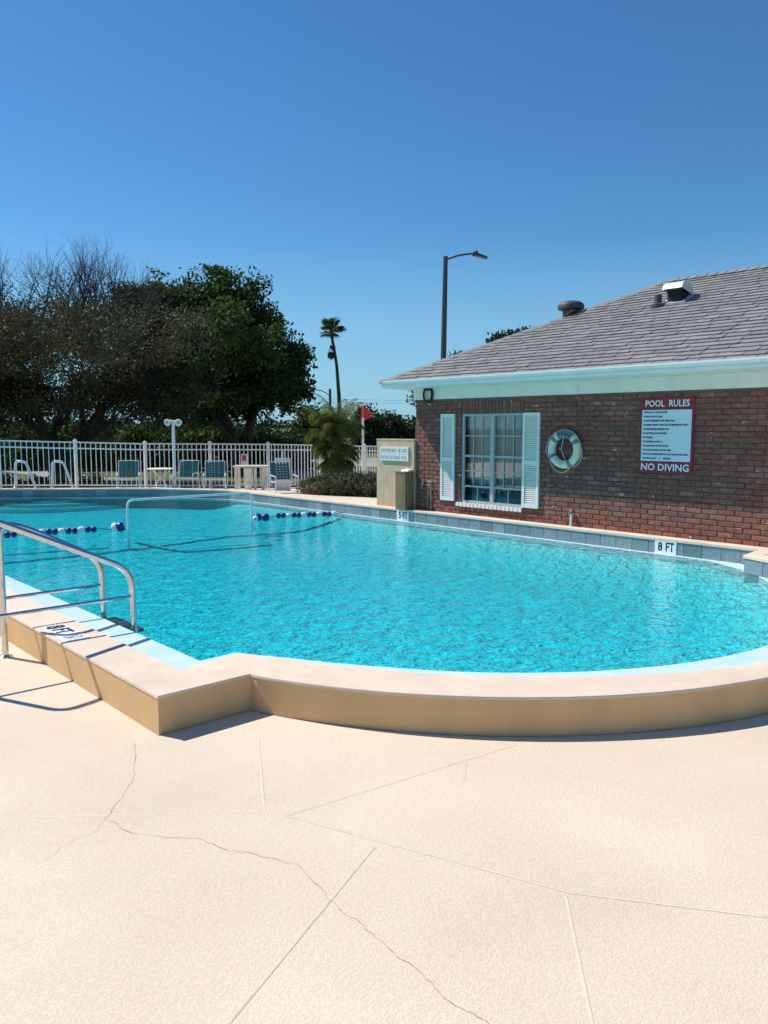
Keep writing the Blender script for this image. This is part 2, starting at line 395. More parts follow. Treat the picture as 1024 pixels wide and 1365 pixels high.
def text(body, o, xd, yd, wd, ht, m, parent, off=0.0, name='lettering', shear=0.0):
    """flat lettering fitted into a box: o = lower left corner, xd/yd unit directions"""
    cu = bpy.data.curves.new(name, 'FONT'); cu.body = body; cu.size = 1; cu.offset = off; cu.resolution_u = 2; cu.shear = shear
    t = bpy.data.objects.new(name, cu); COL.objects.link(t); bpy.context.view_layer.update()
    me = bpy.data.meshes.new_from_object(t.evaluated_get(bpy.context.evaluated_depsgraph_get()))
    bpy.data.objects.remove(t); bpy.data.curves.remove(cu)
    vs = np.array([v.co[:] for v in me.vertices]); mn = vs.min(0); mx = vs.max(0)
    xd, yd = Vector(xd), Vector(yd); org = ORG.get(parent, Vector((0, 0, 0)))
    sx = wd / (mx[0] - mn[0]) if wd else ht / (mx[1] - mn[1]); sy = ht / (mx[1] - mn[1])
    for v in me.vertices:
        x, y = (v.co.x - mn[0]) * sx, (v.co.y - mn[1]) * sy
        v.co = Vector(o) + xd * x + yd * y - org
    me.materials.clear(); me.materials.append(m); me.update()
    ob = bpy.data.objects.new(name, me); link(ob, parent); ORG[ob] = org.copy(); return ob

Fv = Vector((0.66958, 0.74274, 0)); Rv = Vector((0.74274, -0.66958, 0))
def W(lat, d, z): return Vector((Fv.x * d + Rv.x * lat, Fv.y * d + Rv.y * lat, z))   # by bearing: metres right, metres ahead, height

def rescale(bs, s): return [(b[0] * s, b[1] * s, (b[2] - 1.82) * s + 1.82, b[3] * s, b[4] * s, b[5] * s) for b in bs]
def cloud(name, blobs, nclump, per, size, m, parent, sig=.4, shell=2.2, flat=.55, seed=1, zmin=-9, up=.0, lobes=0):
    """leaves as separate small faces gathered in clumps through ellipsoid volumes (lat,d,z, rlat,rd,rz)"""
    g = np.random.default_rng(seed); vol = np.array([b[3] * b[4] * b[5] for b in blobs]) ** .8; vol = vol / vol.sum()
    idx = g.choice(len(blobs), nclump, p=vol); B = np.array(blobs)[idx]
    d = g.normal(size=(nclump, 3)); d /= np.linalg.norm(d, axis=1)[:, None]; rr = g.random(nclump) ** (1 / shell)
    c = B[:, :3] + d * rr[:, None] * B[:, 3:6]
    if lobes:
        ld = g.normal(size=(len(blobs), lobes, 3)); ld /= np.linalg.norm(ld, axis=2)[:, :, None]
        pick = g.integers(0, lobes, nclump); use = g.random(nclump) < .8
        lc_ = B[:, :3] + ld[idx, pick] * B[:, 3:6] * .80
        c2 = lc_ + d * rr[:, None] * B[:, 3:6] * .34
        c = np.where(use[:, None], c2, B[:, :3] + (c - B[:, :3]) * .8)
    cs = sig * (.6 + .8 * g.random(nclump))
    ctone = g.random(nclump)
    L = np.repeat(c, per, 0) + np.clip(g.normal(size=(nclump * per, 3)), -1.5, 1.5) * np.repeat(cs, per)[:, None] * np.array([1, 1, flat + .2])
    tone = np.clip(np.repeat(ctone, per) * .55 + g.random(nclump * per) * .45, 0, 1)
    keep = L[:, 2] > zmin; L = L[keep]; tone = tone[keep]; N = len(L)
    P = np.stack([Fv.x * L[:, 1] + Rv.x * L[:, 0], Fv.y * L[:, 1] + Rv.y * L[:, 0], L[:, 2]], 1)
    a = g.normal(size=(N, 3)); a[:, 2] += up; a /= np.linalg.norm(a, axis=1)[:, None]
    b = g.normal(size=(N, 3)); b -= a * (a * b).sum(1)[:, None]; b /= np.linalg.norm(b, axis=1)[:, None]
    s = size * (.6 + .8 * g.random(N))[:, None]
    V = np.stack([P - a * s, P + b * s * .55, P + a * s, P - b * s * .55], 1).reshape(-1, 3)
    org = np.array(ORG[parent][:]); V = V - org
    me = bpy.data.meshes.new(name); me.vertices.add(len(V)); me.vertices.foreach_set('co', V.ravel())
    me.loops.add(N * 4); me.loops.foreach_set('vertex_index', np.arange(N * 4))
    me.polygons.add(N); me.polygons.foreach_set('loop_start', np.arange(N) * 4); me.polygons.foreach_set('loop_total', np.full(N, 4))
    at = me.attributes.new('rnd', 'FLOAT', 'POINT'); at.data.foreach_set('value', np.repeat(tone, 4))
    me.materials.append(m); me.update(calc_edges=True)
    o = bpy.data.objects.new(name, me); link(o, parent); ORG[o] = ORG[parent].copy(); return o

# ------------------------------------------------------------------ outlines of the pool
ZW, ZS, ZC, ZD = .222, .227, .243, .42       # water, shelf, coping, upper deck
BC = (6.05, 5.45)
def lerp_tab(tab, a):
    for (a0, r0), (a1, r1) in zip(tab, tab[1:]):
        if a <= a1: return r0 + (r1 - r0) * (a - a0) / (a1 - a0)
    return tab[-1][1]
WT = [(192, 3.24), (200, 3.13), (212, 3.08), (235, 3.10), (267, 3.14), (300, 3.14), (318, 3.17), (330, 3.27), (341, 3.34)]
ST = [(193.3, 3.27), (203, 3.21), (212, 3.19), (234, 3.22), (246, 3.29), (259, 3.38), (280, 3.42), (300, 3.45), (322, 3.5)]
def pol(a, r): return (BC[0] + r * math.cos(R(a)), BC[1] + r * math.sin(R(a)))
w_bowl = [pol(a, lerp_tab(WT, a)) for a in np.linspace(192, 341, 60)]
far_tail = [(9.21, 14.9), (9.14, 15.35), (8.97, 15.7), (8.10, 17.1), (7.55, 17.6), (6.8, 18.13), (5.5, 19.13), (4.2, 19.8), (3.1, 19.0), (2.59, 17)]
W_loop = [(2.59, 4.76)] + w_bowl + far_tail
S_outer = [(2.2, 16.6), (2.2, 4.45), (2.75, 4.45)] + [pol(a, 3.52) for a in np.linspace(198, 335, 40)] + \
          [(9.33, 4.1), (9.33, 14.95), (9.2, 15.6), (8.2, 17.25), (6.9, 18.27), (5.55, 19.35), (4.2, 20.0), (2.95, 19.2), (2.3, 17.2)]
T_line = [(8.30, 2.75), (8.69, 3.70), (9.27, 3.76), (9.27, 14.9), (9.2, 15.38), (9.03, 15.75), (8.16, 17.15), (7.6, 17.67), (6.83, 18.2), (5.51, 19.22), (4.2, 19.9), (3.0, 19.1), (2.5, 17), (2.5, 14)]
O1 = [(2.03, 14), (2.03, 4.25), (2.67, 4.25)] + [pol(a, 3.6) for a in np.linspace(200.5, 325, 60)]
O2 = [(2.36, 14), (2.37, 4.63), (2.87, 4.70)] + [pol(a, lerp_tab(ST, a)) for a in np.linspace(196, 322, 60)]

def offset(pts, d):
    out = []
    for i, p in enumerate(pts):
        a = Vector((*pts[max(i - 1, 0)], 0)); b = Vector((*p, 0)); c = Vector((*pts[min(i + 1, len(pts) - 1)], 0))
        n1 = (b - a).normalized() if i > 0 else (c - b).normalized(); n2 = (c - b).normalized() if i < len(pts) - 1 else n1
        p1 = Vector((-n1.y, n1.x, 0)); p2 = Vector((-n2.y, n2.x, 0)); m = (p1 + p2).normalized(); k = d / max(.3, m.dot(p1))
        out.append((b.x + m.x * k, b.y + m.y * k))
    return out

# ------------------------------------------------------------------ ground
big = 900
tag(MB().poly([(-big, -big), (big, -big), (big, big), (-big, big)], z=-.06, hole=S_outer).build('lawn', M['grass']), kind='structure')
nd = [(-14, -10), (8.6, -10), (8.6, 2.0)] + [pol(a, 3.55) for a in np.linspace(318, 200, 50)] + [(2.72, 4.3), (2.08, 4.3), (2.08, 14), (-14, 14)]
deck = tag(MB().poly(nd, z=0).build('pool_deck', M['deck']), kind='structure')
def ribbon(mb, pts, wd, z, jitter=0.0, sub=1):
    P = []
    for i in range(len(pts) - 1):
        for k in range(sub):
            t = k / sub; x = pts[i][0] * (1 - t) + pts[i + 1][0] * t; y = pts[i][1] * (1 - t) + pts[i + 1][1] * t
            P.append((x + random.uniform(-jitter, jitter), y + random.uniform(-jitter, jitter)))
    P.append(pts[-1]); w_ = [wd * (random.uniform(.5, 1.25) if jitter else 1) for _ in P]
    l_, r_ = [], []
    for i in range(len(P)):
        d = Vector((*P[min(i + 1, len(P) - 1)], 0)) - Vector((*P[max(i - 1, 0)], 0)); d.normalize(); n = Vector((-d.y, d.x, 0)) * w_[i] / 2
        p = Vector((*P[i], z)); l_.append(p + n); r_.append(p - n)
    k = len(P); mb.add(r_ + l_, [(i, i + 1, k + i + 1, k + i) for i in range(k - 1)])
joints = [[(-2.2, 6.4), (1.02, 3.82), (1.97, 3.05)], [(2.44, 3.81), (1.98, 3.05)], [(2.02, 2.94), (3.50, 2.74)],
          [(2.03, 2.93), (2.50, 1.68), (2.92, 1.09), (3.4, .3)], [(2.15, 2.45), (1.14, 1.98), (-.8, 1.1)], [(2.47, 1.68), (1.6, .9)], [(1.96, 5.37), (1.93, 5.06), (1.4, 4.9)]]
for i, j in enumerate(joints[:6]):
    jb = MB(); ribbon(jb, j, .011, .0004 + .0003 * i); jb.build('joint', M['joint'], deck, kind='structure')
    jb = MB(); ribbon(jb, [(p[0] + .007, p[1] + .004) for p in j], .0012, .0024, .0006, 12); jb.build('joint_edge', M['jointedge'], deck, kind='structure')
cracks = [[(1.876, 4.242), (1.77, 4.0), (1.657, 3.781), (1.60, 3.72), (1.548, 3.653), (1.386, 3.493), (1.412, 3.266), (1.618, 3.027), (1.656, 2.867), (1.716, 2.781), (1.820, 2.568), (1.768, 2.274), (1.758, 2.126), (1.755, 1.955), (1.732, 1.741), (1.718, 1.591), (1.730, 1.460), (1.70, 1.1), (1.74, .6)],
          [(1.386, 3.493), (1.30, 3.40), (1.18, 3.38), (1.05, 3.30)], [(3.09, 2.77), (2.98, 2.66), (2.90, 2.62)]]
for i, c in enumerate(cracks):
    cb = MB(); ribbon(cb, c,  .0021 if i == 0 else .0012, .0032 + .0003 * i, .009, 6); cb.build('crack', M['crack'], deck, kind='structure')

# upper deck beside the clubhouse and round the far end, sloping away to the fence
FENCE = [(4.0, 20.35, .42, 1.56), (5.62, 19.57, .41, 1.54), (7.17, 18.98, .37, 1.49), (8.72, 18.53, .31, 1.44), (10.32, 18.16, .25, 1.42), (11.94, 17.92, .18, 1.39), (13.77, 18.0, .13, 1.34), (15.63, 18.22, .09, 1.28), (18.29, 18.51, -.02, 1.2)]
ud = [(p[0], p[1], ZD) for p in T_line] + [(-6, 14, ZD), (-6, 21, ZD), (4.0, 20.5, ZD)] + \
     [(f[0] + .02, f[1] + .16, f[2]) for f in FENCE[1:]] + [(18.8, 14, .0), (15.5, 10.6, .2), (9.6, 10.8, .42), (9.6, 9.65, .42), (9.6, -10, ZD), (8.45, -10, ZD), (8.45, 2.2, ZD)]
up = MB().poly(ud).wall([p for p in ud[len(T_line):]] + [ud[0]], -.1, lambda p: p[2]).build('upper_deck', M['deck'])
tag(up, kind='structure')

# ------------------------------------------------------------------ pool shell, shelf, tiles
shell = MB()
shell.wall(W_loop, -1.0, ZS, closed=True)
gx = np.linspace(1.5, 10.4, 72); gy = np.linspace(1.5, 20.6, 150)
def fz(y): return -.20 + .17 * min(1, max(0, (y - 7.5) / 5.5))
cove = np.array([p for p in w_bowl[-22:]] + [(9.21, y) for y in np.linspace(4.4, 14.9, 60)])
def floor_z(x, y):
    # coved far side: the floor sweeps up to the gutter
    d_ = float(np.min(np.hypot(cove[:, 0] - x, cove[:, 1] - y))); z = fz(y); wd_c = 1.0
    return z + (.16 - z) * max(0, 1 - d_ / wd_c) ** 1.5 if x < 9.21 else .16
vs = [(x, y, floor_z(x, y)) for y in gy for x in gx]; nx = len(gx)
shell.add(vs, [(j * nx + i, j * nx + i + 1, (j + 1) * nx + i + 1, (j + 1) * nx + i) for j in range(len(gy) - 1) for i in range(nx - 1)])
shell = tag(shell.build('pool_shell', M['plaster'], smooth=True), kind='structure')
for ln_ in ([(2.62, 11.75), (3.28, 11.62), (4.31, 11.58), (5.69, 11.62)], [(5.52, 12.2), (5.6, 11.44), (5.75, 10.95), (6.37, 10.81), (7.3, 10.72)], [(5.69, 11.62), (7.0, 11.84), (8.09, 11.63), (9.1, 11.4)]):  # dark strips painted on the floor stand for the rope's shadow
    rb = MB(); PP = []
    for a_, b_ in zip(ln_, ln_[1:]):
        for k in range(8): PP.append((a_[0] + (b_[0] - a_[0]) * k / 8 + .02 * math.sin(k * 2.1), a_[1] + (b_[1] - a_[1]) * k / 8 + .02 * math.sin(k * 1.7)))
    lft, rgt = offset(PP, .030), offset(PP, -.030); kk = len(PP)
    rb.add([(*p, floor_z(*p) + .012) for p in rgt + lft], [(i, i + 1, kk + i + 1, kk + i) for i in range(kk - 1)]); rb.build('rope_shadow_line', M['plaster_dark'], shell, kind='structure')
# submerged entry steps at the far end
for k, (rad, z) in enumerate([(1.95, .04), (1.45, .10), (.95, .16)]):
    c = (6.95, 18.9)
    pts = [(c[0] + rad * math.cos(t), c[1] + rad * .75 * math.sin(t)) for t in np.linspace(math.pi * .98, math.pi * 2.12, 26)]
    st = MB().poly(pts, z=z).wall(pts, -.3, z).build('pool_step', M['plaster'], shell, kind='structure')
    rb = MB(); ribbon(rb, pts, .06, z + .004); rb.build('step_edge', M['plaster_dark'], shell, kind='structure')
tag(MB().poly(S_outer, z=ZS, hole=W_loop).build('gutter_shelf', M['shelf']), kind='structure')
wt = MB().poly(W_loop, z=ZW).poly(W_loop, z=-1.2, up=False).wall(W_loop[::-1], -1.2, ZW, closed=True)
wo = tag(wt.build('water', M['water']), kind='structure')

pw = thing('raised_pool_wall', (2.03, 4.25, 0), 'low tan painted wall with a pale coping top wrapping the near side of the pool', 'pool wall')
O1a = offset(O1, .004); O1b = offset(O1, .012); O1c = offset(O1, -.004)
MB().wall(O1, -.02, ZC - .014).build('wall_face', M['tanwall'], pw)
cp = MB(); n1 = len(O1)
rings = [[(*p, ZC - .02) for p in O1c], [(*p, ZC - .005) for p in O1c], [(*p, ZC - .0015) for p in offset(O1, -.002)], [(*p, ZC) for p in offset(O1, .003)], [(*p, ZC) for p in offset(O2, -.006)], [(*p, ZC - .006) for p in O2], [(*p, ZS - .02) for p in O2]]
vv = [p for r_ in rings for p in r_]
cp.add(vv, [(k * n1 + i, k * n1 + i + 1, (k + 1) * n1 + i + 1, (k + 1) * n1 + i) for k in range(len(rings) - 1) for i in range(n1 - 1)])
smooth_angle(cp.build('coping', M['coping'], pw), 35)
bj_ = MB(); ribbon(bj_, offset(O1, -.004), .007, .0012, .0012, 3); bj_.build('base_joint', M['crack'], pw)
# no-diving depth marker set into the near coping
mk = MB().bbox((2.07, 5.80, ZC - .003), (2.25, 6.37, ZC + .004)).build('depth_marker', M['white_tile'], pw)
zt = ZC + .008
text('8', (2.085, 6.32, zt), (0, -1, 0), (1, 0, 0), .085, .145, M['black'], mk, .02)
text('FT', (2.095, 6.195, zt), (0, -1, 0), (1, 0, 0), .14, .13, M['black'], mk, .02)
sy = MB(); cx0, cy0 = 2.16, 5.92
ring = [(cx0 + .07 * math.cos(t), cy0 + .07 * math.sin(t), zt) for t in np.linspace(0, 2 * math.pi, 25)]
for i in range(24):
    a, b = Vector(ring[i]), Vector(ring[i + 1]); c = Vector((cx0, cy0, zt))
    sy.add([a, b, b + (c - b) * .16, a + (c - a) * .16], [(0, 1, 2, 3)])
ribbon(sy, [(cx0 - .045, cy0 - .045), (cx0 + .045, cy0 + .045)], .012, zt)
ribbon(sy, [(cx0 - .03, cy0 + .035), (cx0 + .0, cy0 + .0), (cx0 + .035, cy0 - .02)], .014, zt + .001)
ribbon(sy, [(cx0 - .03, cy0 - .01), (cx0 - .045, cy0 + .01)], .012, zt + .001)
sy.build('no_diving_symbol', M['greyprint'], mk)

band = MB().wall(T_line, -.1, ZD - .004).build('tile_band', M['grout']); tag(band, kind='structure')
# thin bright lip of the deck above the tiles
lip = MB()
Tin = offset(T_line, .035 if False else .02); Tout = offset(T_line, -.0)
tiles_mesh = {}
def tile_mesh(ln, k):
    key = (round(ln, 3), k)
    if key not in tiles_mesh:
        mb = MB().box((0, 0, 0), (ln, .012, .172), r=k / 5); tiles_mesh[key] = mb.mesh('tile', M['tile'])
    return tiles_mesh[key]
marks = [('8 FT', 4.80, 5.09), ('5 FT', 9.64, 9.93)]
for i in range(len(T_line) - 2):
    a, b = Vector((*T_line[i], 0)), Vector((*T_line[i + 1], 0)); L = (b - a).length; d = (b - a).normalized()
    nt_ = max(1, round(L / .236)); ln = L / nt_; nrm = Vector((-d.y, d.x, 0))
    for k in range(nt_):
        p = a + d * (k + .5) * ln + nrm * .003; p.z = (ZW - .004 + ZD - .012) / 2 - .0
        if i == 2 and any(m0 - .12 < p.y < m1 + .12 and False for _, m0, m1 in marks): continue
        inst(tile_mesh(ln - .008, random.randint(0, 5)), 'tile', (p.x, p.y, .317), band, (0, 0, math.atan2(d.y, d.x)))
for body, y0, y1 in marks:
    mm = MB().bbox((9.252, y0, .228), (9.262, y1, .405)).build('depth_marker', M['white_tile'], band)
    a, b = body.split(' ')
    text(a, (9.2505, y1 - .045, .262), (0, -1, 0), (0, 0, 1), .06, .115, M['black'], mm, .02)
    text(b, (9.2505, y1 - .15, .262), (0, -1, 0), (0, 0, 1), .115, .115, M['black'], mm, .02)
a = Vector((8.50, 16.60, 0)); b = Vector((8.76, 16.18, 0)); d = (b - a).normalized(); n_ = Vector((-d.y, d.x, 0)) * .012
q = [a + n_, b + n_, b + n_ * 0, a + n_ * 0]
mm = MB().poly([(p.x, p.y) for p in q], z=.405).wall([(p.x, p.y) for p in q], .228, .405, closed=True).build('depth_marker', M['white_tile'], band)
text('3', Vector((a.x, a.y, .262)) + d * .04 + n_ * 1.2, d, (0, 0, 1), .08, .12, M['black'], mm, .02)
text('1/2', Vector((a.x, a.y, .275)) + d * .135 + n_ * 1.2, d, (0, 0, 1), .09, .075, M['black'], mm, .02)
text('FT', Vector((a.x, a.y, .262)) + d * .27 + n_ * 1.2, d, (0, 0, 1), .15, .115, M['black'], mm, .02)
# bullnose edge of the upper deck
lipb = MB(); To = offset(T_line, .02); Ti = offset(T_line, -.30)
n2 = len(T_line)
rr_ = [[(*p, ZD - .028) for p in To], [(*p, ZD + .002) for p in To], [(*p, ZD + .006) for p in offset(T_line, .01)], [(*p, ZD + .006) for p in offset(T_line, -.16)], [(*p, ZD - .01) for p in offset(T_line, -.17)]]
lipb.add([p for r_ in rr_ for p in r_], [(k * n2 + i, k * n2 + i + 1, (k + 1) * n2 + i + 1, (k + 1) * n2 + i) for k in range(4) for i in range(n2 - 1)])
tag(lipb.build('deck_edge', M['coping']), kind='structure')

# ------------------------------------------------------------------ clubhouse
XW = 9.45; Y0, Y1 = -1.5, 9.65; XE = 15.05
bl = thing('clubhouse', (XW, Y1, ZD), 'single storey red brick clubhouse with grey shingled hip roof beside the pool', 'building')
WY0, WY1, WZ0, WZ1 = 7.37, 8.61, .62, 2.035       # window opening
core = MB()
xc = XW + .002
core.bbox((xc, Y0, 0), (xc + .2, WY0, 2.5)).bbox((xc, WY1, 0), (xc + .2, Y1 - .01, 2.5))
core.bbox((xc, WY0, 0), (xc + .2, WY1, WZ0)).bbox((xc, WY0, WZ1), (xc + .2, WY1, 2.5))
core.bbox((xc + .2, Y1 - .2, 0), (XE, Y1 - .01, 2.5)).bbox((xc + .2, Y0, 0), (XE, Y0 + .2, 2.5)).bbox((XE - .2, Y0 + .2, 0), (XE, Y1 - .2, 2.5))
core.build('wall', M['mortar'], bl)
MB().bbox((xc + .9, WY0 - .3, 0), (xc + .95, WY1 + .3, 2.45)).build('interior_wall', M['dark'], bl)
# bricks
bl_, bh, bj = .197, .058, .010
cands = []
zrow = ZD + .002; row = 0
while zrow + bh < 2.31:
    off = 0 if row % 2 == 0 else (bl_ + bj) / 2
    y = Y1 + off
    while y > 2.2:
        a, b = y - bl_, y; zc = zrow + bh / 2
        b2 = min(b, Y1); a2 = a
        in_win = zc > WZ0 - .075 and zc < WZ1 + .205
        wl, wr = WY0, WY1
        if in_win:
            if a2 < wr and b2 > wl:
                if b2 > wr: a2 = max(a2, wr + .004)
                elif a2 < wl: b2 = min(b2, wl - .004)
                else: a2 = b2
        if b2 - a2 > .03: cands.append((a2, b2, zc, 0))
        y -= bl_ + bj
    zrow += bh + bj; row += 1
yy = WY0
while yy < WY1 - .03:                                # soldier course above the window
    cands.append((yy + .004, min(yy + .062, WY1 - .002), WZ1 + .105, 1)); yy += .068
camp = Vector((0, 0, 1.82))
cands.sort(key=lambda c: (Vector((XW, (c[0] + c[1]) / 2, c[2])) - camp).length + (100 if (c[1] < 3.72 or c[1] - c[0] < .18) else 0))
bm_cache = {}
def brick_mesh(L, H, k):
    key = (round(L, 2), H, k)
    if key not in bm_cache:
        mb = MB(); j = lambda s: random.uniform(-s, s)
        c = .006; x0 = -.011 + j(.0025)
        vs = [(.012, -L / 2, -H / 2), (.012, L / 2, -H / 2), (.012, L / 2, H / 2), (.012, -L / 2, H / 2),
              (x0 + c, -L / 2 + j(.002), -H / 2 + j(.001)), (x0 + c, L / 2 + j(.002), -H / 2 + j(.001)), (x0 + c, L / 2 + j(.002), H / 2 + j(.001)), (x0 + c, -L / 2 + j(.002), H / 2 + j(.001)),
              (x0, -L / 2 + c, -H / 2 + c), (x0, L / 2 - c, -H / 2 + c), (x0, L / 2 - c, H / 2 - c), (x0, -L / 2 + c, H / 2 - c)]
        fs = []
        for s0, s1 in ((0, 4), (4, 8)):
            for i in range(4): fs.append((s0 + i, s1 + i, s1 + (i + 1) % 4, s0 + (i + 1) % 4))
        fs.append((8, 11, 10, 9)); mb.add(vs, fs, min(1, max(0, (k + .5) / 14)))
        bm_cache[key] = mb
    return bm_cache[key]
bmesh_data = {}
rest = MB()
for i, (a, b, z, sol) in enumerate(cands):
    L, H = (b - a, bh) if not sol else (b - a, .19)
    k = random.choice([0, 1, 2, 3, 3, 4, 5, 6, 6, 7, 8, 9, 9, 10, 11, 12, 13])
    mb = brick_mesh(L, H, k); p = Vector((XW, (a + b) / 2, z))
    if i < 300:
        key = (round(L, 2), H, k)
        if key not in bmesh_data: bmesh_data[key] = mb.mesh('brick', M['brick'])
        inst(bmesh_data[key], 'brick', p, bl)
    else:
        q = p + Vector((random.uniform(-.002, .002), 0, 0)); rest.add([Vector(v) + q for v in mb.v], mb.f, mb.r[0])
rest.build('brick', M['brick'], bl, kind='stuff')

# frieze, soffit, gutter
ft = MB().bbox((XW - .022, Y0, 2.285), (XW + .01, 6.42, 2.47)).bbox((XW - .022, 6.424, 2.285), (XW + .01, Y1 + .06, 2.47)).bbox((XW - .036, Y0, 2.43), (XW - .0225, Y1 + .06, 2.468))
ft.build('frieze', M['trim'], bl)
ER = .5; XR0 = XW - ER; YR1 = Y1 + .27
sf = MB().bbox((XR0 + .03, Y0 - .2, 2.47), (XW + .02, YR1 - .04, 2.485)).bbox((XW + .02, Y1 - .02, 2.471), (XE + .4, YR1 - .04, 2.486))
sf.build('soffit', M['trim'], bl)
gp = [(.0, .0), (-.075, .01), (-.088, .045), (-.088, .065), (-.112, .10), (-.112, .122), (-.10, .122), (-.10, .105), (0, .105)]
gt = MB(); Yg = YR1 + .04
va = [(XR0 + .05 + x, Y0 - .3, 2.468 + z) for x, z in gp]; vb = [(XR0 + .05 + x, Yg - x * 0 - .02 - (0 if True else 0), 2.468 + z) for x, z in gp]
va2 = va; ng = len(gp)
gt.add(va + vb, [(i, (i + 1) % ng, ng + (i + 1) % ng, ng + i) for i in range(ng)] + [tuple(range(ng, 2 * ng))])
vc = [(XR0 + .05, YR1 - .0 + -x, 2.4681 + z) for x, z in gp]; vd = [(XE + .5, YR1 - x, 2.4681 + z) for x, z in gp]
gt.add(vc + vd, [(i, (i + 1) % ng, ng + (i + 1) % ng, ng + i) for i in range(ng)])
gt.build('gutter', M['white'], bl)
# roof planes
ZE = 2.575; HX = 12.25; rise = .485
XA = XR0 - .03; YA = YR1 + .06
ZR = ZE + rise * (HX - XA); YH = YA - (HX - XA); XB = 2 * HX - XA; YB = Y0 - .5; YH2 = YB + (HX - XA)
rf = MB()
A, B, C_, D_ = (XA, YA, ZE), (XB, YA, ZE), (XA, YB, ZE), (XB, YB, ZE); R1, R2 = (HX, YH, ZR), (HX, YH2, ZR)
rf.add([A, C_, R2, R1], [(0, 1, 2, 3)]).add([B, A, R1], [(0, 1, 2)]).add([D_, B, R1, R2], [(0, 1, 2, 3)]).add([C_, D_, R2], [(0, 1, 2)])
rf.add([A, B, D_, C_], [(0, 1, 2, 3)])
roof = rf.build('roof', M['felt'], bl)
# shingles on the slope that faces the pool
sl = Vector((1, 0, rise)).normalized(); slen = (Vector(R1) - Vector((XA, YH, ZE))).length
nrm = Vector((-rise, 0, 1)).normalized()
ex = .130
def slope_pt(v, y, h): return Vector((XA, y, ZE)) + sl * v + nrm * h
cand = []
rows = int(slen / ex) + 1
for r_ in range(rows):
    v0 = r_ * ex - (.02 if r_ else .0); t = v0 * sl.x; ymax = YA - max(0, t)
    y = ymax - random.uniform(-.05, .12)
    while y > 1.6:
        wd = random.choice([.17, .22, .3, .36, .26]); drop = random.choice([0, 0, .018, .026, .012]) if r_ else 0
        y2 = y - wd
        cand.append((min(y, ymax), y2, v0 - drop, min(v0 + ex + .03, slen), random.random(), 1 if drop else 0)); y = y2 - .004
def sh_geo(y0, y1, v0, v1, thick):
    s_ = random.uniform(.004, .014)
    pts = []
    for (y, v, h) in ((y0, v0, .005), (y1, v0, .005), (y1, v1, -.004), (y0, v1, -.004)):
        pts.append(slope_pt(v, y, h))
    # slanted tab sides
    pts[0] = pts[0] + Vector((0, -s_, 0)); pts[1] = pts[1] + Vector((0, s_ * .5, 0))
    tops = [p + nrm * (thick if i < 2 else thick * .3) for i, p in enumerate(pts)]
    return pts + tops
shf = [(4, 5, 6, 7), (0, 1, 5, 4), (1, 2, 6, 5), (3, 0, 4, 7)]
shf = [tuple(reversed(f)) for f in shf]
cand.sort(key=lambda c: (slope_pt(c[2], (c[0] + c[1]) / 2, 0) - camp).length + (100 if c[0] < 3.3 else 0))
restS = MB()
for i, (y0, y1, v0, v1, rn, dr) in enumerate(cand):
    if y0 - y1 < .04 or v1 - v0 < .03: continue
    g = sh_geo(y0, y1, v0, v1, .013 + .006 * dr)
    if i < 300:
        mb = MB().add(g, shf, rn); mb.build('shingle', M['shingle'], roof)
    else: restS.add(g, shf, rn)
# simpler shingle courses on the slopes that face away
def far_course(P0, P1, Q0, Q1, rows_):
    for r_ in range(rows_):
        t0, t1 = r_ / rows_, (r_ + 1.1) / rows_
        a, b = Vector(P0).lerp(Vector(Q0), t0), Vector(P1).lerp(Vector(Q1), t0); c, d = Vector(P1).lerp(Vector(Q1), min(1, t1)), Vector(P0).lerp(Vector(Q0), min(1, t1))
        up_ = Vector((0, 0, .016)); lo = Vector((0, 0, .004))
        restS.add([a + up_, b + up_, c + lo, d + lo, a, b], [(0, 1, 2, 3), (4, 5, 1, 0)], random.random())
far_course(B, A, R1, R1, 26); far_course(D_, B, R2, R1, 26); far_course(C_, D_, R2, R2, 26)
restS.build('shingle', M['shingle'], roof, kind='stuff')
def cap(P, Q, nn):
    P, Q = Vector(P), Vector(Q); d = (Q - P).normalized(); L = (Q - P).length; side = d.cross(Vector((0, 0, 1))).normalized()
    for i in range(nn):
        a = P + d * (L * i / nn - .02); b = P + d * (L * (i + 1) / nn + .03); h0, h1 = .034, .020
        u = Vector((0, 0, 1)); s_ = .12; dz = .055 if abs(d.z) > .1 else .058
        vs = [a + u * h0, a + side * s_ - u * (dz - h0), a - side * s_ - u * (dz - h0), b + u * h1, b + side * s_ - u * (dz - h1), b - side * s_ - u * (dz - h1)]
        vs += [a + u * (h0 - .018), a + side * s_ - u * (dz - h0 + .018), a - side * s_ - u * (dz - h0 + .018)]
        MB().add(vs, [(0, 3, 4, 1), (0, 2, 5, 3), (0, 1, 7, 6), (0, 6, 8, 2)], random.random()).build('ridge_shingle', M['shingle'], roof)
cap(A, R1, 32); cap(R2, R1, 34)
# roof vents
def roof_z(x): return ZE + rise * (x - XA)
vt = MB(); vx, vy = 11.24, 7.84; zc = 3.46
hip_z = ZE + rise * (YA - vy)
MB().box((vx, vy, hip_z + .02), (.42, .42, .02), M4=Matrix.Rotation(-math.atan(rise), 3, 'X')).build('vent_flange', M['vent_dark'], bl)
vz = hip_z
smooth_angle(MB().lathe((vx, vy, vz), [(.13, -.1), (.13, .16), (.15, .17)], 20).build('vent_neck', M['vent_dark'], bl))
smooth_angle(MB().lathe((vx, vy, vz + .14), [(.17, 0), (.215, .02), (.22, .07), (.205, .1), (.16, .135), (.06, .155)], 24).build('vent_cap', M['vent_dark'], bl))
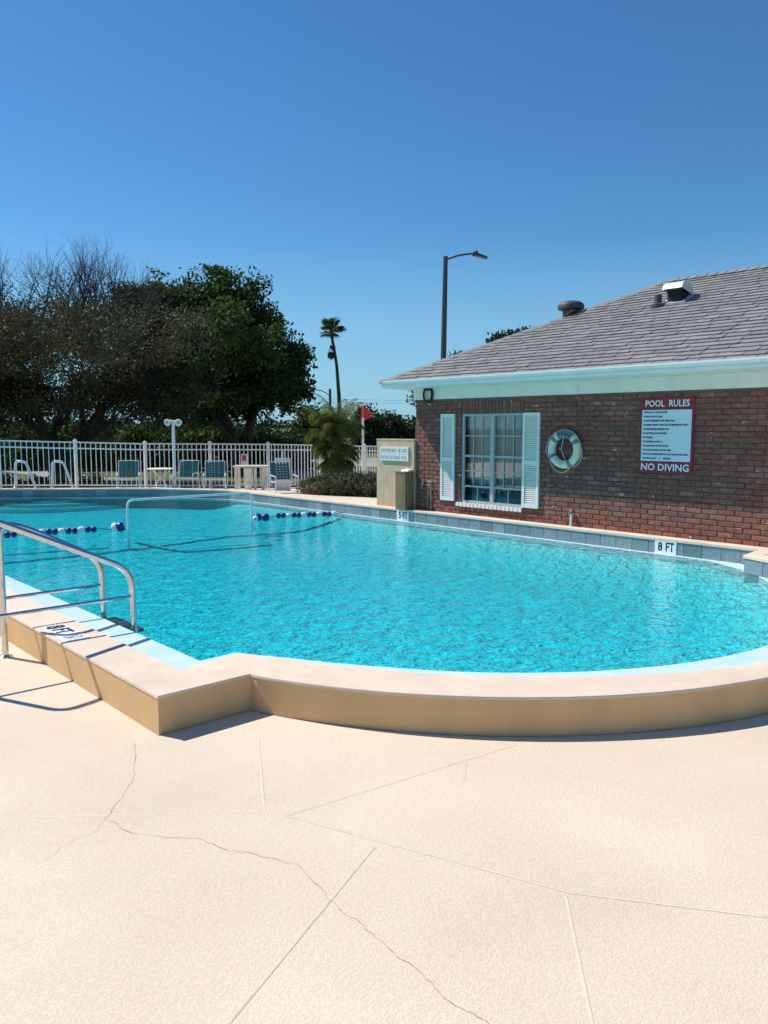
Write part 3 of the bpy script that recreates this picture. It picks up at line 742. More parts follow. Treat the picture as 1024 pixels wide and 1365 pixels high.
# small plumbing stack and hooded dryer vent on the pool slope
px_, py_ = 11.05, 6.17; pz_ = roof_z(px_)
smooth_angle(MB().lathe((px_, py_, pz_), [(.11, -.03), (.11, .03), (.06, .05), (.055, .05), (.055, .17), (.04, .175)], 16).build('plumbing_stack', M['lamp_grey'], bl))
gx_, gy_ = 11.18, 5.93; gz_ = roof_z(gx_)
hv = MB(); prof = [(x, z) for x, z in [(-.18, .0), (-.18, .17), (-.15, .235), (-.09, .27), (0, .28), (.09, .25), (.15, .18), (.19, .09)]]
wv = .30
va = [(gx_ + x, gy_ + wv / 2, gz_ + z) for x, z in prof]; vb = [(gx_ + x, gy_ - wv / 2, gz_ + z) for x, z in prof]; npf = len(prof)
hv.add(va + vb, [(i, i + 1, npf + i + 1, npf + i) for i in range(1, npf - 1)] + [tuple(range(1, npf)), tuple(range(2 * npf - 1, npf, -1))])
hood = hv.build('vent_hood', M['galv'], bl)
MB().box((gx_ + .02, gy_, gz_ + .035), (.34, .36, .02), M4=Matrix.Rotation(-math.atan(rise), 3, 'Y')).build('vent_base', M['galv'], bl)
MB().bbox((gx_ - .1, gy_ - .11, gz_ - .1), (gx_ + .12, gy_ + .11, gz_ + .16)).build('vent_duct', M['dark'], bl)

# window
fr = MB(); XF = XW + .03
def bar(y0, y1, z0, z1, x0, x1): fr.bbox((x0, y0, z0), (x1, y1, z1))
bar(WY0, WY0 + .035, WZ0, WZ1, XF - .02, XF + .05); bar(WY1 - .035, WY1, WZ0, WZ1, XF - .02, XF + .05)
bar(WY0 + .035, WY1 - .035, WZ1 - .035, WZ1, XF - .019, XF + .05); bar(WY0 + .035, WY1 - .035, WZ0, WZ0 + .035, XF - .019, XF + .05)
ym = (WY0 + WY1) / 2; bar(ym - .035, ym + .035, WZ0 + .035, WZ1 - .035, XF - .018, XF + .05)
win = fr.build('window', M['muntin'], bl)
zr = [WZ0 + .035, .885, 1.13, 1.37, 1.69, WZ1 - .035]
mu = MB()
for s0, s1 in ((WY0 + .035, ym - .035), (ym + .035, WY1 - .035)):
    for zz, th, dx in ((.885, .028, 0), (1.37, .032, 0), (1.69, .014, .006), (1.13, .014, .006)): mu.bbox((XF - .004 + dx, s0, zz - th / 2), (XF + .035, s1, zz + th / 2))
    for r_ in range(5):
        ncol = 2 if r_ == 0 else 3
        for c in range(ncol):
            ya = s0 + (s1 - s0) * c / ncol; yb = s0 + (s1 - s0) * (c + 1) / ncol
            if c > 0: mu.bbox((XF + .003, ya - .006, zr[r_] + .016), (XF + .033, ya + .006, zr[r_ + 1] - .016))
            MB().bbox((XF + .016, ya + .002, zr[r_] + .002), (XF + .020, yb - .002, zr[r_ + 1] - .002)).build('pane', M['glass'], win)
mu.build('muntins', M['muntin'], win)
cu = MB(); pts = []
for i in range(140):
    y = WY0 + (WY1 - WY0) * i / 139; pts.append((XF + .13 + .02 * math.sin(i * .9) + .008 * math.sin(i * 2.3), y))
cu.wall(pts, .9, WZ1)
smooth_angle(cu.build('curtain', M['curtain'], win), 80)
MB().bbox((XF + .06, WY0 + .04, WZ0 + .036), (XF + .08, WY1 - .02, .875)).build('lower_panel', M['screen'], win)
sill = MB().bbox((XW - .02, WY0 - .02, WZ0 - .066), (XW + .04, WY1 + .09, WZ0 - .004)).build('window_sill', M['mortar'], bl)
ns = 17
for i in range(ns):
    y = WY0 - .02 + (WY1 - WY0 + .11) * (i + .5) / ns
    MB().box((XW - .012, y, WZ0 - .033), (.075, .058, .064 + random.uniform(-.003, .003)), M4=Matrix.Rotation(random.uniform(-.03, .03), 3, 'X')).build('sill_brick', M['white'], sill)
# shutters
def shutter(y0, y1, z0, z1):
    s = MB(); x0, x1 = XW - .045, XW - .012
    s.bbox((x0, y0, z0), (x1, y0 + .04, z1)).bbox((x0, y1 - .04, z0), (x1, y1, z1))
    zm = z0 + (z1 - z0) * .48
    for a, b in ((z0, z0 + .07), (zm - .03, zm + .03), (z1 - .05, z1)): s.bbox((x0 + .001, y0 + .04, a), (x1, y1 - .04, b))
    o = s.build('shutter', M['white'], bl)
    v = MB()
    for a, b in ((z0 + .07, zm - .03), (zm + .03, z1 - .05)):
        n_s = int((b - a) / .03)
        for i in range(n_s):
            zc = a + (i + .5) * (b - a) / n_s
            v.box(((x0 + x1) / 2 + .003, (y0 + y1) / 2, zc), (.030, y1 - y0 - .082, .006), M4=Matrix.Rotation(R(48), 3, 'Y'))
    v.bbox((x1 - .006, y0 + .04, z0 + .07), (x1 - .002, y1 - .04, z1 - .05))
    v.build('louvres', M['trim'], o)
shutter(8.745, 9.045, .63, 2.04); shutter(7.055, 7.355, .63, 2.04)

# ------------------------------------------------------------------ things on the wall
sg = thing('pool_rules_sign', (XW - .02, 5.08, 1.24), 'tall pool rules sign with maroon header and footer on the brick wall', 'sign')
sy0, sy1 = 4.72, 5.45
MB().bbox((XW - .032, sy0, 1.235), (XW - .014, sy1, 2.205)).build('board', M['maroon'], sg)
pn = MB().bbox((XW - .036, sy0 + .028, 1.392), (XW - .0325, sy1 - .028, 2.045)).build('rules_panel', M['signwhite'], sg)
XT = XW - .0345
text('POOL  RULES', (XT - .0, sy1 - .07, 2.085), (0, -1, 0), (0, 0, 1), .60, .085, M['white_tile'], sg, .018)
text('NO DIVING', (XT, sy1 - .035, 1.268), (0, -1, 0), (0, 0, 1), .655, .092, M['white_tile'], sg, .018)
rules = [('*USE POOL AT YOUR OWN RISK', .335), ('*HOURS: DAWN TO DUSK', .27), ("*POOL FOR RESIDENT'S AND GUEST ONLY", .44), ('*CHILDREN UNDER 12 MUST BE ACCOMPANIED BY ADULT', .62),
         ('*SHOWER BEFORE ENTERING POOL', .37), ('*DO NOT SWALLOW THE WATER', .335), ('*NO RUNNING', .145), ('*NO SWIMMING AFTER 10', .27),
         ('*NO LARGE RAFTS OR TOYS IN POOL', .37), ('*NO GLASS OR ANIMALS IN POOL AREA', .40), ('*NO FOOD OR BEVERAGES IN POOL OR ON POOL WET DECK', .63), ('*BATHING LOAD    27    PERSONS', .40)]
for i, (s, wd) in enumerate(rules):
    text(s, (XW - .0385, sy1 - .045, 2.003 - i * .0535), (0, -1, 0), (0, 0, 1), wd, .025, M['black'], pn, .05)
# life ring
lc = Vector((XW - .075, 6.585, 1.515)); lr = thing('life_ring', lc, 'cream life ring with grey bands hanging on the brick wall right of the window', 'life ring')
def torus(mb, c, Rr, r, a0, a1, n=28, m=12, sx=1.0):
    pts = [Vector((c[0], c[1] + Rr * sx * math.sin(t), c[2] + Rr * math.cos(t))) for t in np.linspace(a0, a1, n)]
    mb.tube(pts, r, m)
b_ = MB(); torus(b_, lc, .215, .058, 0, 2 * math.pi, 48); smooth_angle(b_.build('ring', M['buoy'], lr), 60)
for a in (R(-62), R(28 + 20), R(118), R(208)):
    b_ = MB(); torus(b_, lc, .215, .0605, a - .13, a + .13, 6); smooth_angle(b_.build('band', M['buoyband'], lr), 60)
b_ = MB(); torus(b_, lc, .215, .0604, R(-40), R(28), 10); smooth_angle(b_.build('printed_patch', M['buoyband'], lr), 60)
b_ = MB()
for k, a in enumerate((-30, -19, -8, 3, 14)):
    b_.box((lc.x - .0605, lc.y + .215 * math.sin(R(a)), lc.z + .215 * math.cos(R(a))), (.004, .022, .035), M4=Matrix.Rotation(R(-a), 3, 'X'))
b_.build('dark_marks', M['black'], lr, kind='stuff')
b_ = MB()
for k in range(4):
    a0 = R(-62) + k * math.pi / 2 - .0; pts = []
    for t in np.linspace(0, 1, 12):
        an = a0 + t * math.pi / 2; rr = .272 + .034 * math.sin(math.pi * t); pts.append((lc.x - .02, lc.y + rr * math.sin(an) * 1.0, lc.z + rr * math.cos(an) - .03 * math.sin(math.pi * t)))
    b_.tube(pts, .007, 6)
b_.tube([(lc.x - .05, lc.y - .02, lc.z + .2), (lc.x - .07, lc.y + .01, lc.z), (lc.x - .06, lc.y - .06, lc.z - .16), (lc.x - .05, lc.y - .11, lc.z - .27)], .006, 6)
b_.build('rope', M['rope'], lr)
MB().tube([(XW + .01, lc.y, lc.z + .16), (lc.x - .02, lc.y, lc.z + .155)], .012, 8).build('hook', M['lamp_grey'], lr)
# black hose coil under the eave
hc = Vector((XW - .06, 9.33, 2.375)); hz = thing('hose_coil', hc, 'black oval hose coil hanging from the eave at the left corner of the clubhouse', 'hose')
b_ = MB()
for k in range(3):
    pts = [(hc.x + .012 * (k - 1), hc.y + (.095 + .006 * k) * math.sin(t), hc.z + (.118 + .004 * k) * math.cos(t) - .01) for t in np.linspace(.2, 2 * math.pi - .2, 26)]
    b_.tube(pts, .0125, 8)
smooth_angle(b_.build('coil', M['hose'], hz), 60)
MB().tube([(hc.x, hc.y + .055, hc.z + .09), (hc.x, hc.y - .01, hc.z + .06), (hc.x - .01, hc.y - .05, hc.z + .12), (hc.x, hc.y - .03, hc.z + .14)], .013, 8).tube([(hc.x, hc.y - .055, hc.z + .09), (hc.x, hc.y + .01, hc.z + .055), (hc.x - .01, hc.y + .045, hc.z + .11), (hc.x, hc.y + .03, hc.z + .14)], .013, 8).build('hose_end', M['hose'], hz)

# wall spigots
t = thing('spigot_pipe', (XW - .05, 6.47, ZD), 'short white pipe and valve rising from the deck edge below the life ring', 'spigot')
smooth_angle(MB().tube([(XW - .045, 6.47, ZD), (XW - .045, 6.47, .62)], .015, 10).build('pipe', M['pvc'], t), 60)
MB().lathe((XW - .045, 6.47, .60), [(.022, 0), (.024, .02), (.024, .05), (.012, .06)], 12).tube([(XW - .045, 6.47, .635), (XW - .10, 6.47, .625), (XW - .105, 6.47, .60)], .011, 8).build('valve', M['brass'], t)
t = thing('hose_bib', (XW - .03, 9.30, ZD), 'hose bib on thin pipes against the bricks left of the left shutter', 'spigot')
MB().tube(rounded([(XW - .03, 9.27, ZD), (XW - .03, 9.27, .90), (XW + .01, 9.27, .94)], .03), .010, 8).tube([(XW - .035, 9.34, ZD), (XW - .035, 9.34, .82), (XW - .035, 9.27, .86)], .007, 8).build('pipe', M['brass'], t)
MB().lathe((XW - .03, 9.27, .885), [(.015, 0), (.02, .01), (.02, .04)], 10, axis=(-1, 0, 0)).tube([(XW - .05, 9.27, .90), (XW - .09, 9.27, .89), (XW - .10, 9.27, .85)], .012, 8).tube([(XW - .06, 9.24, .925), (XW - .06, 9.32, .925)], .008, 6).build('tap', M['brass'], t)
t = thing('wall_tap', (XW - .03, 9.46, .80), 'small brass tap on the bricks beside the brown box', 'tap')
MB().tube([(XW + .01, 9.46, .86), (XW - .06, 9.46, .86), (XW - .07, 9.46, .80)], .013, 8).build('spout', M['brass'], t)
MB().tube([(XW - .03, 9.46, .86), (XW - .03, 9.46, .96)], .018, 8).build('handle', M['brass'], t)

# beige wall, shower sign, brown enclosure
t = thing('beige_wall', (9.45, 10.15, ZD), 'short beige stucco wall stub standing between the brown box and the hedge', 'wall')
bw = MB().bbox((9.40, Y1 + .012, ZD - .02), (9.60, 10.62, 1.60)); bw.build('wall_body', M['stucco'], t)
MB().bbox((9.394, Y1 + .008, 1.60), (9.606, 10.626, 1.622)).build('cap', M['stucco'], t)
t = thing('shower_sign', (9.385, 10.12, 1.24), 'white six panel shower sign with grey lettering on the beige wall', 'sign')
y1s, y0s = 10.50, 9.78
for i, (a, b) in enumerate(((10.50, 10.255), (10.25, 10.0), (9.995, 9.78))):
    for z0, z1 in ((1.365, 1.485), (1.245, 1.36)): MB().bbox((9.372, b, z0), (9.398, a, z1)).build('sign_panel', M['signwhite'] if False else M['white'], t)
text('SHOWER MUST BE USED', (9.370, 10.475, 1.39), (0, -1, 0), (0, 0, 1), .67, .068, M['greyprint'], t, .02)
text('BEFORE ENTERING POOL', (9.370, 10.475, 1.27), (0, -1, 0), (0, 0, 1), .67, .066, M['greyprint'], t, .02)
t = thing('brown_box', (9.28, 9.80, ZD), 'narrow upright brown metal box at the pool edge in front of the beige wall', 'utility box')
MB().bbox((9.19, 9.66, ZD), (9.392, 9.90, 1.055)).build('cabinet', M['brown'], t)
MB().bbox((9.18, 9.65, 1.056), (9.393, 9.91, 1.075)).build('lid', M['brown'], t)
MB().bbox((9.186, 9.70, .50), (9.189, 9.86, 1.0)).build('door', M['brown'], t)
t2 = single(MB().add([(9.24, 9.63, 1.078), (9.40, 9.63, 1.078), (9.38, 9.82, 1.078), (9.22, 9.80, 1.078), (9.25, 9.65, 1.105), (9.38, 9.65, 1.112), (9.36, 9.80, 1.125), (9.24, 9.79, 1.10)],
            [(0, 3, 2, 1), (4, 5, 6, 7), (0, 1, 5, 4), (1, 2, 6, 5), (2, 3, 7, 6), (3, 0, 4, 7)]), 'folded_cloth', M['white'], 'folded white cloth lying on top of the brown box', 'cloth', (9.3, 9.72, 1.077))

# ------------------------------------------------------------------ rails
RG = 'stainless handrails at the near pool wall'
def flange(mb, p): mb.lathe(p, [(.055, 0), (.055, .006), (.03, .022), (.024, .024)], 16)
t = thing('handrail', (1.86, 6.57, 0), 'rear stainless handrail of the near pair, whole loop with round floor flange', 'handrail', RG)
yb = 6.57
smooth_angle(MB().tube(rounded([(1.86, yb, 0), (1.86, yb, 1.08), (2.05, yb, 1.03), (2.66, yb, .70), (2.68, yb, -.3)], .16, 8), .0245, 14).build('rail', M['steel'], t), 60)
MB().tube([(1.865, yb, .475), (2.678, yb, .475)], .0145, 12).build('crossbar', M['steel'], t)
b_ = MB(); flange(b_, (1.86, yb, 0)); smooth_angle(b_.build('flange', M['steel'], t))
t = thing('handrail', (1.35, 5.96, 0), 'front stainless handrail of the near pair, cut off by the left picture edge', 'handrail', RG)
yf = 5.96
smooth_angle(MB().tube(rounded([(1.35, yf, 0), (1.35, yf, 1.25), (1.58, yf, 1.20), (2.655, yf, .69), (2.68, yf, -.3)], .16, 8), .0245, 14).build('rail', M['steel'], t), 60)
MB().tube([(1.355, yf, .475), (2.678, yf, .475)], .0145, 12).build('crossbar', M['steel'], t)
b_ = MB(); flange(b_, (1.35, yf, 0)); smooth_angle(b_.build('flange', M['steel'], t))
tr = thing('pool_ladder_tread', (2.70, 6.27, .1), 'dark submerged step spanning the feet of the two near handrails', 'pool step')
MB().bbox((2.66, 5.99, .165), (2.76, 6.54, .19)).build('tread', M['lamp_grey'], tr)
# far-left pair going down the entry steps
RG2 = 'handrails over the far entry steps'
for lab, p in (('left handrail at the far entry steps, in front of the white fence', [(5.93, 19.50, ZD), (5.95, 19.48, 1.04), (6.13, 19.33, 1.03), (6.37, 19.02, .0)]),
               ('right handrail at the far entry steps, in front of the white fence', [(6.58, 18.93, ZD), (6.60, 18.93, 1.04), (6.80, 18.78, 1.02), (7.07, 18.63, .0)])):
    t = thing('pool_entry_rail', p[0], lab, 'handrail', RG2)
    smooth_angle(MB().tube(rounded(p, .09, 5), .030, 10).build('rail', M['pvc'], t), 60)
    b_ = MB(); flange(b_, p[0]); b_.build('flange', M['steel'], t)
# upright pipe frame standing in the water
t = thing('pipe_frame', (5.18, 11.69, ZW), 'white pipe frame arching out of the water between the two float lines', 'pool frame')
smooth_angle(MB().tube(rounded([(5.18, 11.69, -.1), (5.18, 11.69, .70), (7.38, 11.61, .705), (7.38, 11.61, -.1)], .11, 6), .018, 12).build('pipe', M['pvc'], t), 60)

# ------------------------------------------------------------------ float lines
def float_line(rope_pts, floats, label):
    t = thing('float_line', rope_pts[0], label, 'float line', 'float lines dividing the pool')
    MB().tube(rope_pts, .006, 6).build('rope', M['blue'], t)
    for (p, d, L, r, m) in floats:
        d = Vector(d).normalized()
        prof = [(.35 * r, 0), (.8 * r, .08 * L), (r, .25 * L), (r, .75 * L), (.8 * r, .92 * L), (.35 * r, L)]
        smooth_angle(MB().lathe(p, prof, 12, axis=d).build('float', m, t), 60)
def run_floats(a, b, seq, r):
    a, b = Vector(a), Vector(b); d = (b - a).normalized(); out = []; s = 0; i = 0
    while s < (b - a).length - .08:
        nm, L = seq[i % len(seq)]; p = a + d * s; p.z = ZW + .004 + random.uniform(-.006, .006)
        out.append((p, d, L * .97, r, M[nm])); s += L + .004; i += 1
    return out
seq = [('blue', .085), ('blue', .085), ('floatwhite', .105)]
fl = run_floats((2.75, 12.62, ZW), (4.93, 12.20, ZW), seq, .049)
fl += [((5.05, 11.98, ZW + .02), (.6, -.5, .25), .10, .075, M['floatwhite']), ((5.11, 11.93, ZW + .03), (.6, -.5, .25), .11, .078, M['blue'])]
float_line([(2.62, 12.64, ZW + .01), (4.95, 12.19, ZW + .008), (5.08, 11.96, ZW), (5.18, 11.70, ZW + .01)], fl, 'blue and white float line left of the white pipe frame, ending in a round buoy')
fl = run_floats((8.06, 11.86, ZW), (9.12, 11.43, ZW), seq, .049)
fl += [((7.55, 11.80, ZW + .015), (.8, -.5, .1), .13, .068, M['blue']), ((7.66, 11.72, ZW + .01), (.8, -.5, .1), .13, .066, M['blue']), ((7.50, 11.76, ZW + .005), (.8, -.3, 0), .09, .05, M['floatwhite'])]
float_line([(7.38, 11.62, ZW + .01), (7.62, 11.76, ZW + .01), (7.85, 11.80, ZW + .002), (8.06, 11.86, ZW + .008), (9.12, 11.43, ZW + .008), (9.25, 11.37, ZW + .02)], fl, 'blue and white float line right of the white pipe frame, reaching the tiled side')

# ------------------------------------------------------------------ fence
fn = thing('picket_fence', (5.62, 19.57, .41), 'white metal picket fence round the far end of the pool deck', 'fence')
for i, f in enumerate(FENCE[:-0 or None]):
    if i >= len(FENCE): break
    mb = MB().bbox((f[0] - .032, f[1] - .032, f[2] - .05), (f[0] + .032, f[1] + .032, f[3] + .015))
    mb.bbox((f[0] - .037, f[1] - .037, f[3] + .015), (f[0] + .037, f[1] + .037, f[3] + .03)).add([(f[0] - .034, f[1] - .034, f[3] + .03), (f[0] + .034, f[1] - .034, f[3] + .03), (f[0] + .034, f[1] + .034, f[3] + .03), (f[0] - .034, f[1] + .034, f[3] + .03), (f[0], f[1], f[3] + .06)], [(0, 1, 4), (1, 2, 4), (2, 3, 4), (3, 0, 4)])
    mb.build('post', M['white_al'], fn)
for f, g in zip(FENCE, FENCE[1:]):
    a = Vector((f[0], f[1], 0)); b = Vector((g[0], g[1], 0)); d = (b - a).normalized(); L = (b - a).length; rz = math.atan2(d.y, d.x)
    def rail(zf, hh=.032):
        va = []
        n_ = Vector((-d.y, d.x, 0)) * .016
        for p, ff in ((a + d * .033, f), (b - d * .033, g)):
            z = zf(ff)
            for s_, zz in ((-1, z - hh / 2), (1, z - hh / 2), (1, z + hh / 2), (-1, z + hh / 2)): va.append((p.x + n_.x * s_, p.y + n_.y * s_, zz))
        MB().add(va, [(0, 1, 5, 4), (1, 2, 6, 5), (2, 3, 7, 6), (3, 0, 4, 7)]).build('rail', M['white_al'], fn)
    rail(lambda q: q[3] - .02); rail(lambda q: q[3] - .165); rail(lambda q: q[2] + .075)
    npk = max(1, round(L / .115))
    for k in range(1, npk):
        t_ = k / npk; p = a.lerp(b, t_); zb = f[2] * (1 - t_) + g[2] * t_; ztp = f[3] * (1 - t_) + g[3] * t_
        MB().box((p.x, p.y, (zb + .05 + ztp - .02) / 2), (.018, .018, ztp - zb - .07), rz=rz).build('picket', M['white_al'], fn)

# ------------------------------------------------------------------ furniture on the far deck
def strap_chair():
    o = thing('strap_chair', (0, 0, 0), '', 'chair', 'teal strap chairs beside the fence')
    for s in (-1, 1):
        x = s * .25
        MB().tube(rounded([(x, -.24, 0), (x, -.25, .36), (x, .14, .38), (x, .20, .30)], .05, 4), .012, 8).build('arm_frame', M['chairwhite'], o)
        MB().tube(rounded([(x * .9, -.22, .25), (x * .9, .16, .22), (x * .92, .27, .66)], .05, 4), .011, 8).build('side_frame', M['chairwhite'], o)
        MB().tube([(x * .9, .20, .30), (x * 1.02, .24, 0)], .011, 8).build('rear_leg', M['chairwhite'], o)
        MB().tube([(x, -.22, .02), (x * 1.02, .22, .02)], .009, 8).build('skid', M['chairwhite'], o)
    MB().tube([(-.228, .27, .66), (.228, .27, .66)], .011, 8).tube([(-.225, -.22, .25), (.225, -.22, .25)], .011, 8).build('crossbar', M['chairwhite'], o)
    b_ = MB()
    for i in range(6):
        z = .30 + i * .058; y = .178 + (z - .22) * .22
        b_.box((0, y, z), (.46, .006, .042))
    for i in range(6):
        x = -.19 + i * .076; b_.add([(x - .022, .185, .27), (x + .022, .185, .27), (x + .022, .266, .655), (x - .022, .266, .655)], [(0, 1, 2, 3)])
    b_.build('back_webbing', M['teal'], o, kind='stuff')
    b_ = MB()
    for i in range(6): b_.box((0, -.17 + i * .06, .248 - i * .004), (.46, .044, .006))
    for i in range(6):
        x = -.19 + i * .076; b_.add([(x - .022, -.21, .258), (x + .022, -.21, .258), (x + .022, .16, .232), (x - .022, .16, .232)], [(0, 1, 2, 3)])
    b_.build('seat_webbing', M['teal'], o, kind='stuff')
    return o
ch = strap_chair(); face = math.atan2(-Fv.x, Fv.y) + 0.0
def deck_z(x, y):
    # height of the sloping deck between the pool edge and the fence
    return .42 - max(0, min(1, (x - 9.3) / 5)) * .2
chairs = [((8.02, 17.98, .37), .25, 'teal strap chair, leftmost by the fence, beside the small white table'), ((9.07, 17.12, .37), -.1, 'teal strap chair just right of the white floodlight pole'),
          ((9.56, 16.63, .36), .15, 'teal strap chair nearest the left end of the long white table'), ((9.95, 14.35, .40), .45, 'teal strap chair in front of the white slatted panel, beside the hedge')]
for i, (p, dr, lab) in enumerate(chairs):
    if i == 0: ch.location = p; ch.rotation_euler = (0, 0, face + dr); ch['label'] = lab
    else: copy_tree(ch, p, face + dr, lab)
# long white table
def at(o, x, y): return o + Rv * x + Fv * y
tp = Vector((10.12, 15.9, .36)); t = thing('white_table', tp, 'rectangular white table against the fence between two teal chairs', 'table')
mrot = Matrix.Rotation(math.atan2(Rv.y, Rv.x), 3, 'Z')
MB().box(tp + Vector((0, 0, .555)), (.80, .5, .035), M4=mrot).build('table_top', M['cream'], t)
for x, wd in ((-.33, .06), (.30, .06)):
    for y in (-.2, .2): MB().box(at(tp, x, y) + Vector((0, 0, .268)), (wd, .05, .536), M4=mrot).build('leg', M['cream'], t)
MB().box(at(tp, -.1, .12) + Vector((0, 0, .25)), (.16, .04, .5), M4=mrot).build('centre_panel', M['white'], t)
MB().box(at(tp, .07, .1) + Vector((0, 0, .25)), (.06, .05, .5), M4=mrot).build('centre_leg', M['cream'], t)
MB().box(tp + Vector((0, 0, .14)), (.62, .03, .03), M4=mrot).build('stretcher', M['cream'], t)
# small round table
tp = Vector((8.62, 17.52, .36)); t = thing('small_table', tp, 'small white round table left of the floodlight pole', 'table')
MB().lathe(tp + Vector((0, 0, .47)), [(.30, 0), (.31, .01), (.31, .022), (.30, .028)], 24).build('table_top', M['white'], t)
for k in range(4):
    a = k * math.pi / 2 + .5; MB().tube([tp + Vector((.26 * math.cos(a), .26 * math.sin(a), .46)), tp + Vector((.04 * math.cos(a), .04 * math.sin(a), .26)), tp + Vector((.24 * math.cos(a), .24 * math.sin(a), 0))], .011, 8).build('leg', M['white'], t)
# white slatted panel
tp = Vector((10.52, 15.2, .30)); t = thing('slatted_panel', tp, 'white upright slatted panel standing behind the rightmost teal chair', 'panel')
for k in range(5): MB().box(at(tp, -.152 + k * .076, 0) + Vector((0, 0, .42)), (.071, .02, .80), M4=mrot).build('slat', M['white'], t)
for z in (.1, .7): MB().box(at(tp, 0, .022) + Vector((0, 0, z)), (.38, .02, .05), M4=mrot).build('batten', M['white'], t)
MB().box(at(tp, .0, .05) + Vector((0, 0, .49)), (.035, .03, .98), M4=mrot).build('stake', M['white'], t)
# notice with red square on fence
tp = Vector((11.2, 17.93, .95)); t = thing('fence_notice', tp, 'small white notice with a red square on the fence above the long table', 'notice')
MB().box(tp, (.17, .01, .36), M4=mrot).build('board', M['white'], t)
MB().box(at(tp, 0, -.008) + Vector((0, 0, .07)), (.11, .006, .15), M4=mrot).build('red_square', M['red'], t)
# flood light
tp = Vector((8.78, 17.13, .38)); t = thing('floodlight_pole', tp, 'white pole with two round floodlight heads in front of the fence', 'floodlight')
MB().tube([tp, tp + Vector((0, 0, 1.56))], .036, 12).build('pole', M['white'], t)
MB().tube([tp + Rv * -.1 + Vector((0, 0, 1.585)), tp + Rv * .1 + Vector((0, 0, 1.585))], .025, 10).build('crossarm', M['white'], t)
MB().tube([tp + Vector((0, 0, .22)) - Rv * .05 - Fv * .04, tp + Vector((0, 0, .34)) - Rv * .05 - Fv * .04], .055, 12).build('junction_box', M['white'], t)
for s in (-1, 1):
    c = tp + Rv * s * .115 + Vector((0, 0, 1.57)); ax = (-Fv * .9 + Rv * s * .45 + Vector((0, 0, -.35))).normalized()
    h = smooth_angle(MB().lathe(c - ax * .05, [(.025, -.06), (.045, 0), (.08, .07), (.085, .10), (.078, .10)], 18, axis=ax).build('lamp_head', M['white'], t))
    MB().lathe(c + ax * .048, [(.05, 0), (.045, .012), (.02, .018)], 16, axis=ax).build('bulb', M['lens'], h)
# flag
tp = W(-.60, 22.6, .09); t = thing('red_flag', tp, 'small red flag on a white pole beside the fence at the beige wall', 'flag')
MB().tube([tp, tp + Vector((0, 0, 2.02))], .033, 10).build('pole', M['white'], t)
c = tp + Vector((0, 0, 2.12)); b_ = MB()
nf = 7; vs = []
for i in range(nf):
    t_ = i / (nf - 1); y = .05 * math.sin(t_ * 5)
    vs += [c + Rv * (t_ * .34 - .06) + Fv * y + Vector((0, 0, .24 - t_ * .22)), c + Rv * (t_ * .34 - .06) + Fv * (y + .02) + Vector((0, 0, -.24 + t_ * .17))]
b_.add(vs, [(2 * i, 2 * i + 1, 2 * i + 3, 2 * i + 2) for i in range(nf - 1)])
b_.add([v + Fv * .01 for v in vs], [(2 * i, 2 * i + 2, 2 * i + 3, 2 * i + 1) for i in range(nf - 1)])
b_.build('flag_cloth', M['red'], t)
MB().tube([tp + Vector((0, 0, 2.02)), tp + Vector((0, 0, 2.42))], .012, 8).build('staff', M['rope'], t)

# ------------------------------------------------------------------ hedge mound and date palm
t = thing('hedge', (10.7, 13.4, .42), 'low rounded grey green hedge between the teal chair and the beige wall', 'hedge')
cloud('foliage', [(-1.35, 17.3, .50, .55, .5, .26), (-.9, 17.2, .53, .6, .6, .30), (-.45, 17.1, .54, .6, .6, .30), (0, 17.1, .53, .6, .6, .29), (.35, 17.2, .50, .5, .5, .28)], 1300, 26, .022, M['leaf_hedge'], t, sig=.055, shell=4.5, flat=.6, seed=3, zmin=.38)
mb = MB()
for lat in (-1.4, -.95, -.5, -.05, .4):
    c = W(lat, 17.2, .36); mb.lathe(c, [(.42, 0), (.42, .14), (.3, .26), (.1, .32)], 10)
mb.build('core', M['soil'], t)
# pygmy date palm
pc = W(-1.14, 19.0, .30)
t = thing('date_palm', pc, 'bushy date palm with drooping feathery fronds growing behind the hedge', 'palm')
smooth_angle(MB().lathe(pc, [(.20, 0), (.17, .2), (.15, .5), (.14, 1.1), (.1, 1.35)], 12).build('trunk', M['redtrunk'], t), 60)
def frond(mb, base, az_, el0, L, droop, nl, ll, lw, rngs, fan=False):
    p = Vector(base); e = el0; pts = [p.copy()]; dirs = []
    h = Vector((math.cos(az_), math.sin(az_), 0)); n = 12
    for i in range(n):
        d = h * math.cos(e) + Vector((0, 0, math.sin(e))); dirs.append(d); p = p + d * L / n; pts.append(p.copy()); e -= droop / n * (1 + i * .12)
    tone = rngs
    mb.tube(pts, [.012 - .009 * i / n for i in range(n + 1)], 4, r=tone, cap=False)
    side = Vector((-h.y, h.x, 0))
    for i in range(nl):
        s = .12 + .88 * i / nl; k = min(n - 1, int(s * n)); q = pts[k].lerp(pts[k + 1], s * n - k); d = dirs[k]
        l_ = ll * math.sin(math.pi * (.15 + .8 * s)) * random.uniform(.8, 1.15)
        for sg_ in (-1, 1):
            dd = (side * sg_ * .75 + d * .65 + Vector((0, 0, -.28 + random.uniform(-.15, .15)))).normalized()
            tip = q + dd * l_ + Vector((0, 0, -.25 * l_)); mid = q + dd * l_ * .5
            u = d * lw
            mb.add([q - u * .3, q + u * .3, mid + u * .6, tip, mid - u * .6], [(0, 1, 2, 3, 4)], min(1, max(0, tone + random.uniform(-.15, .15))))
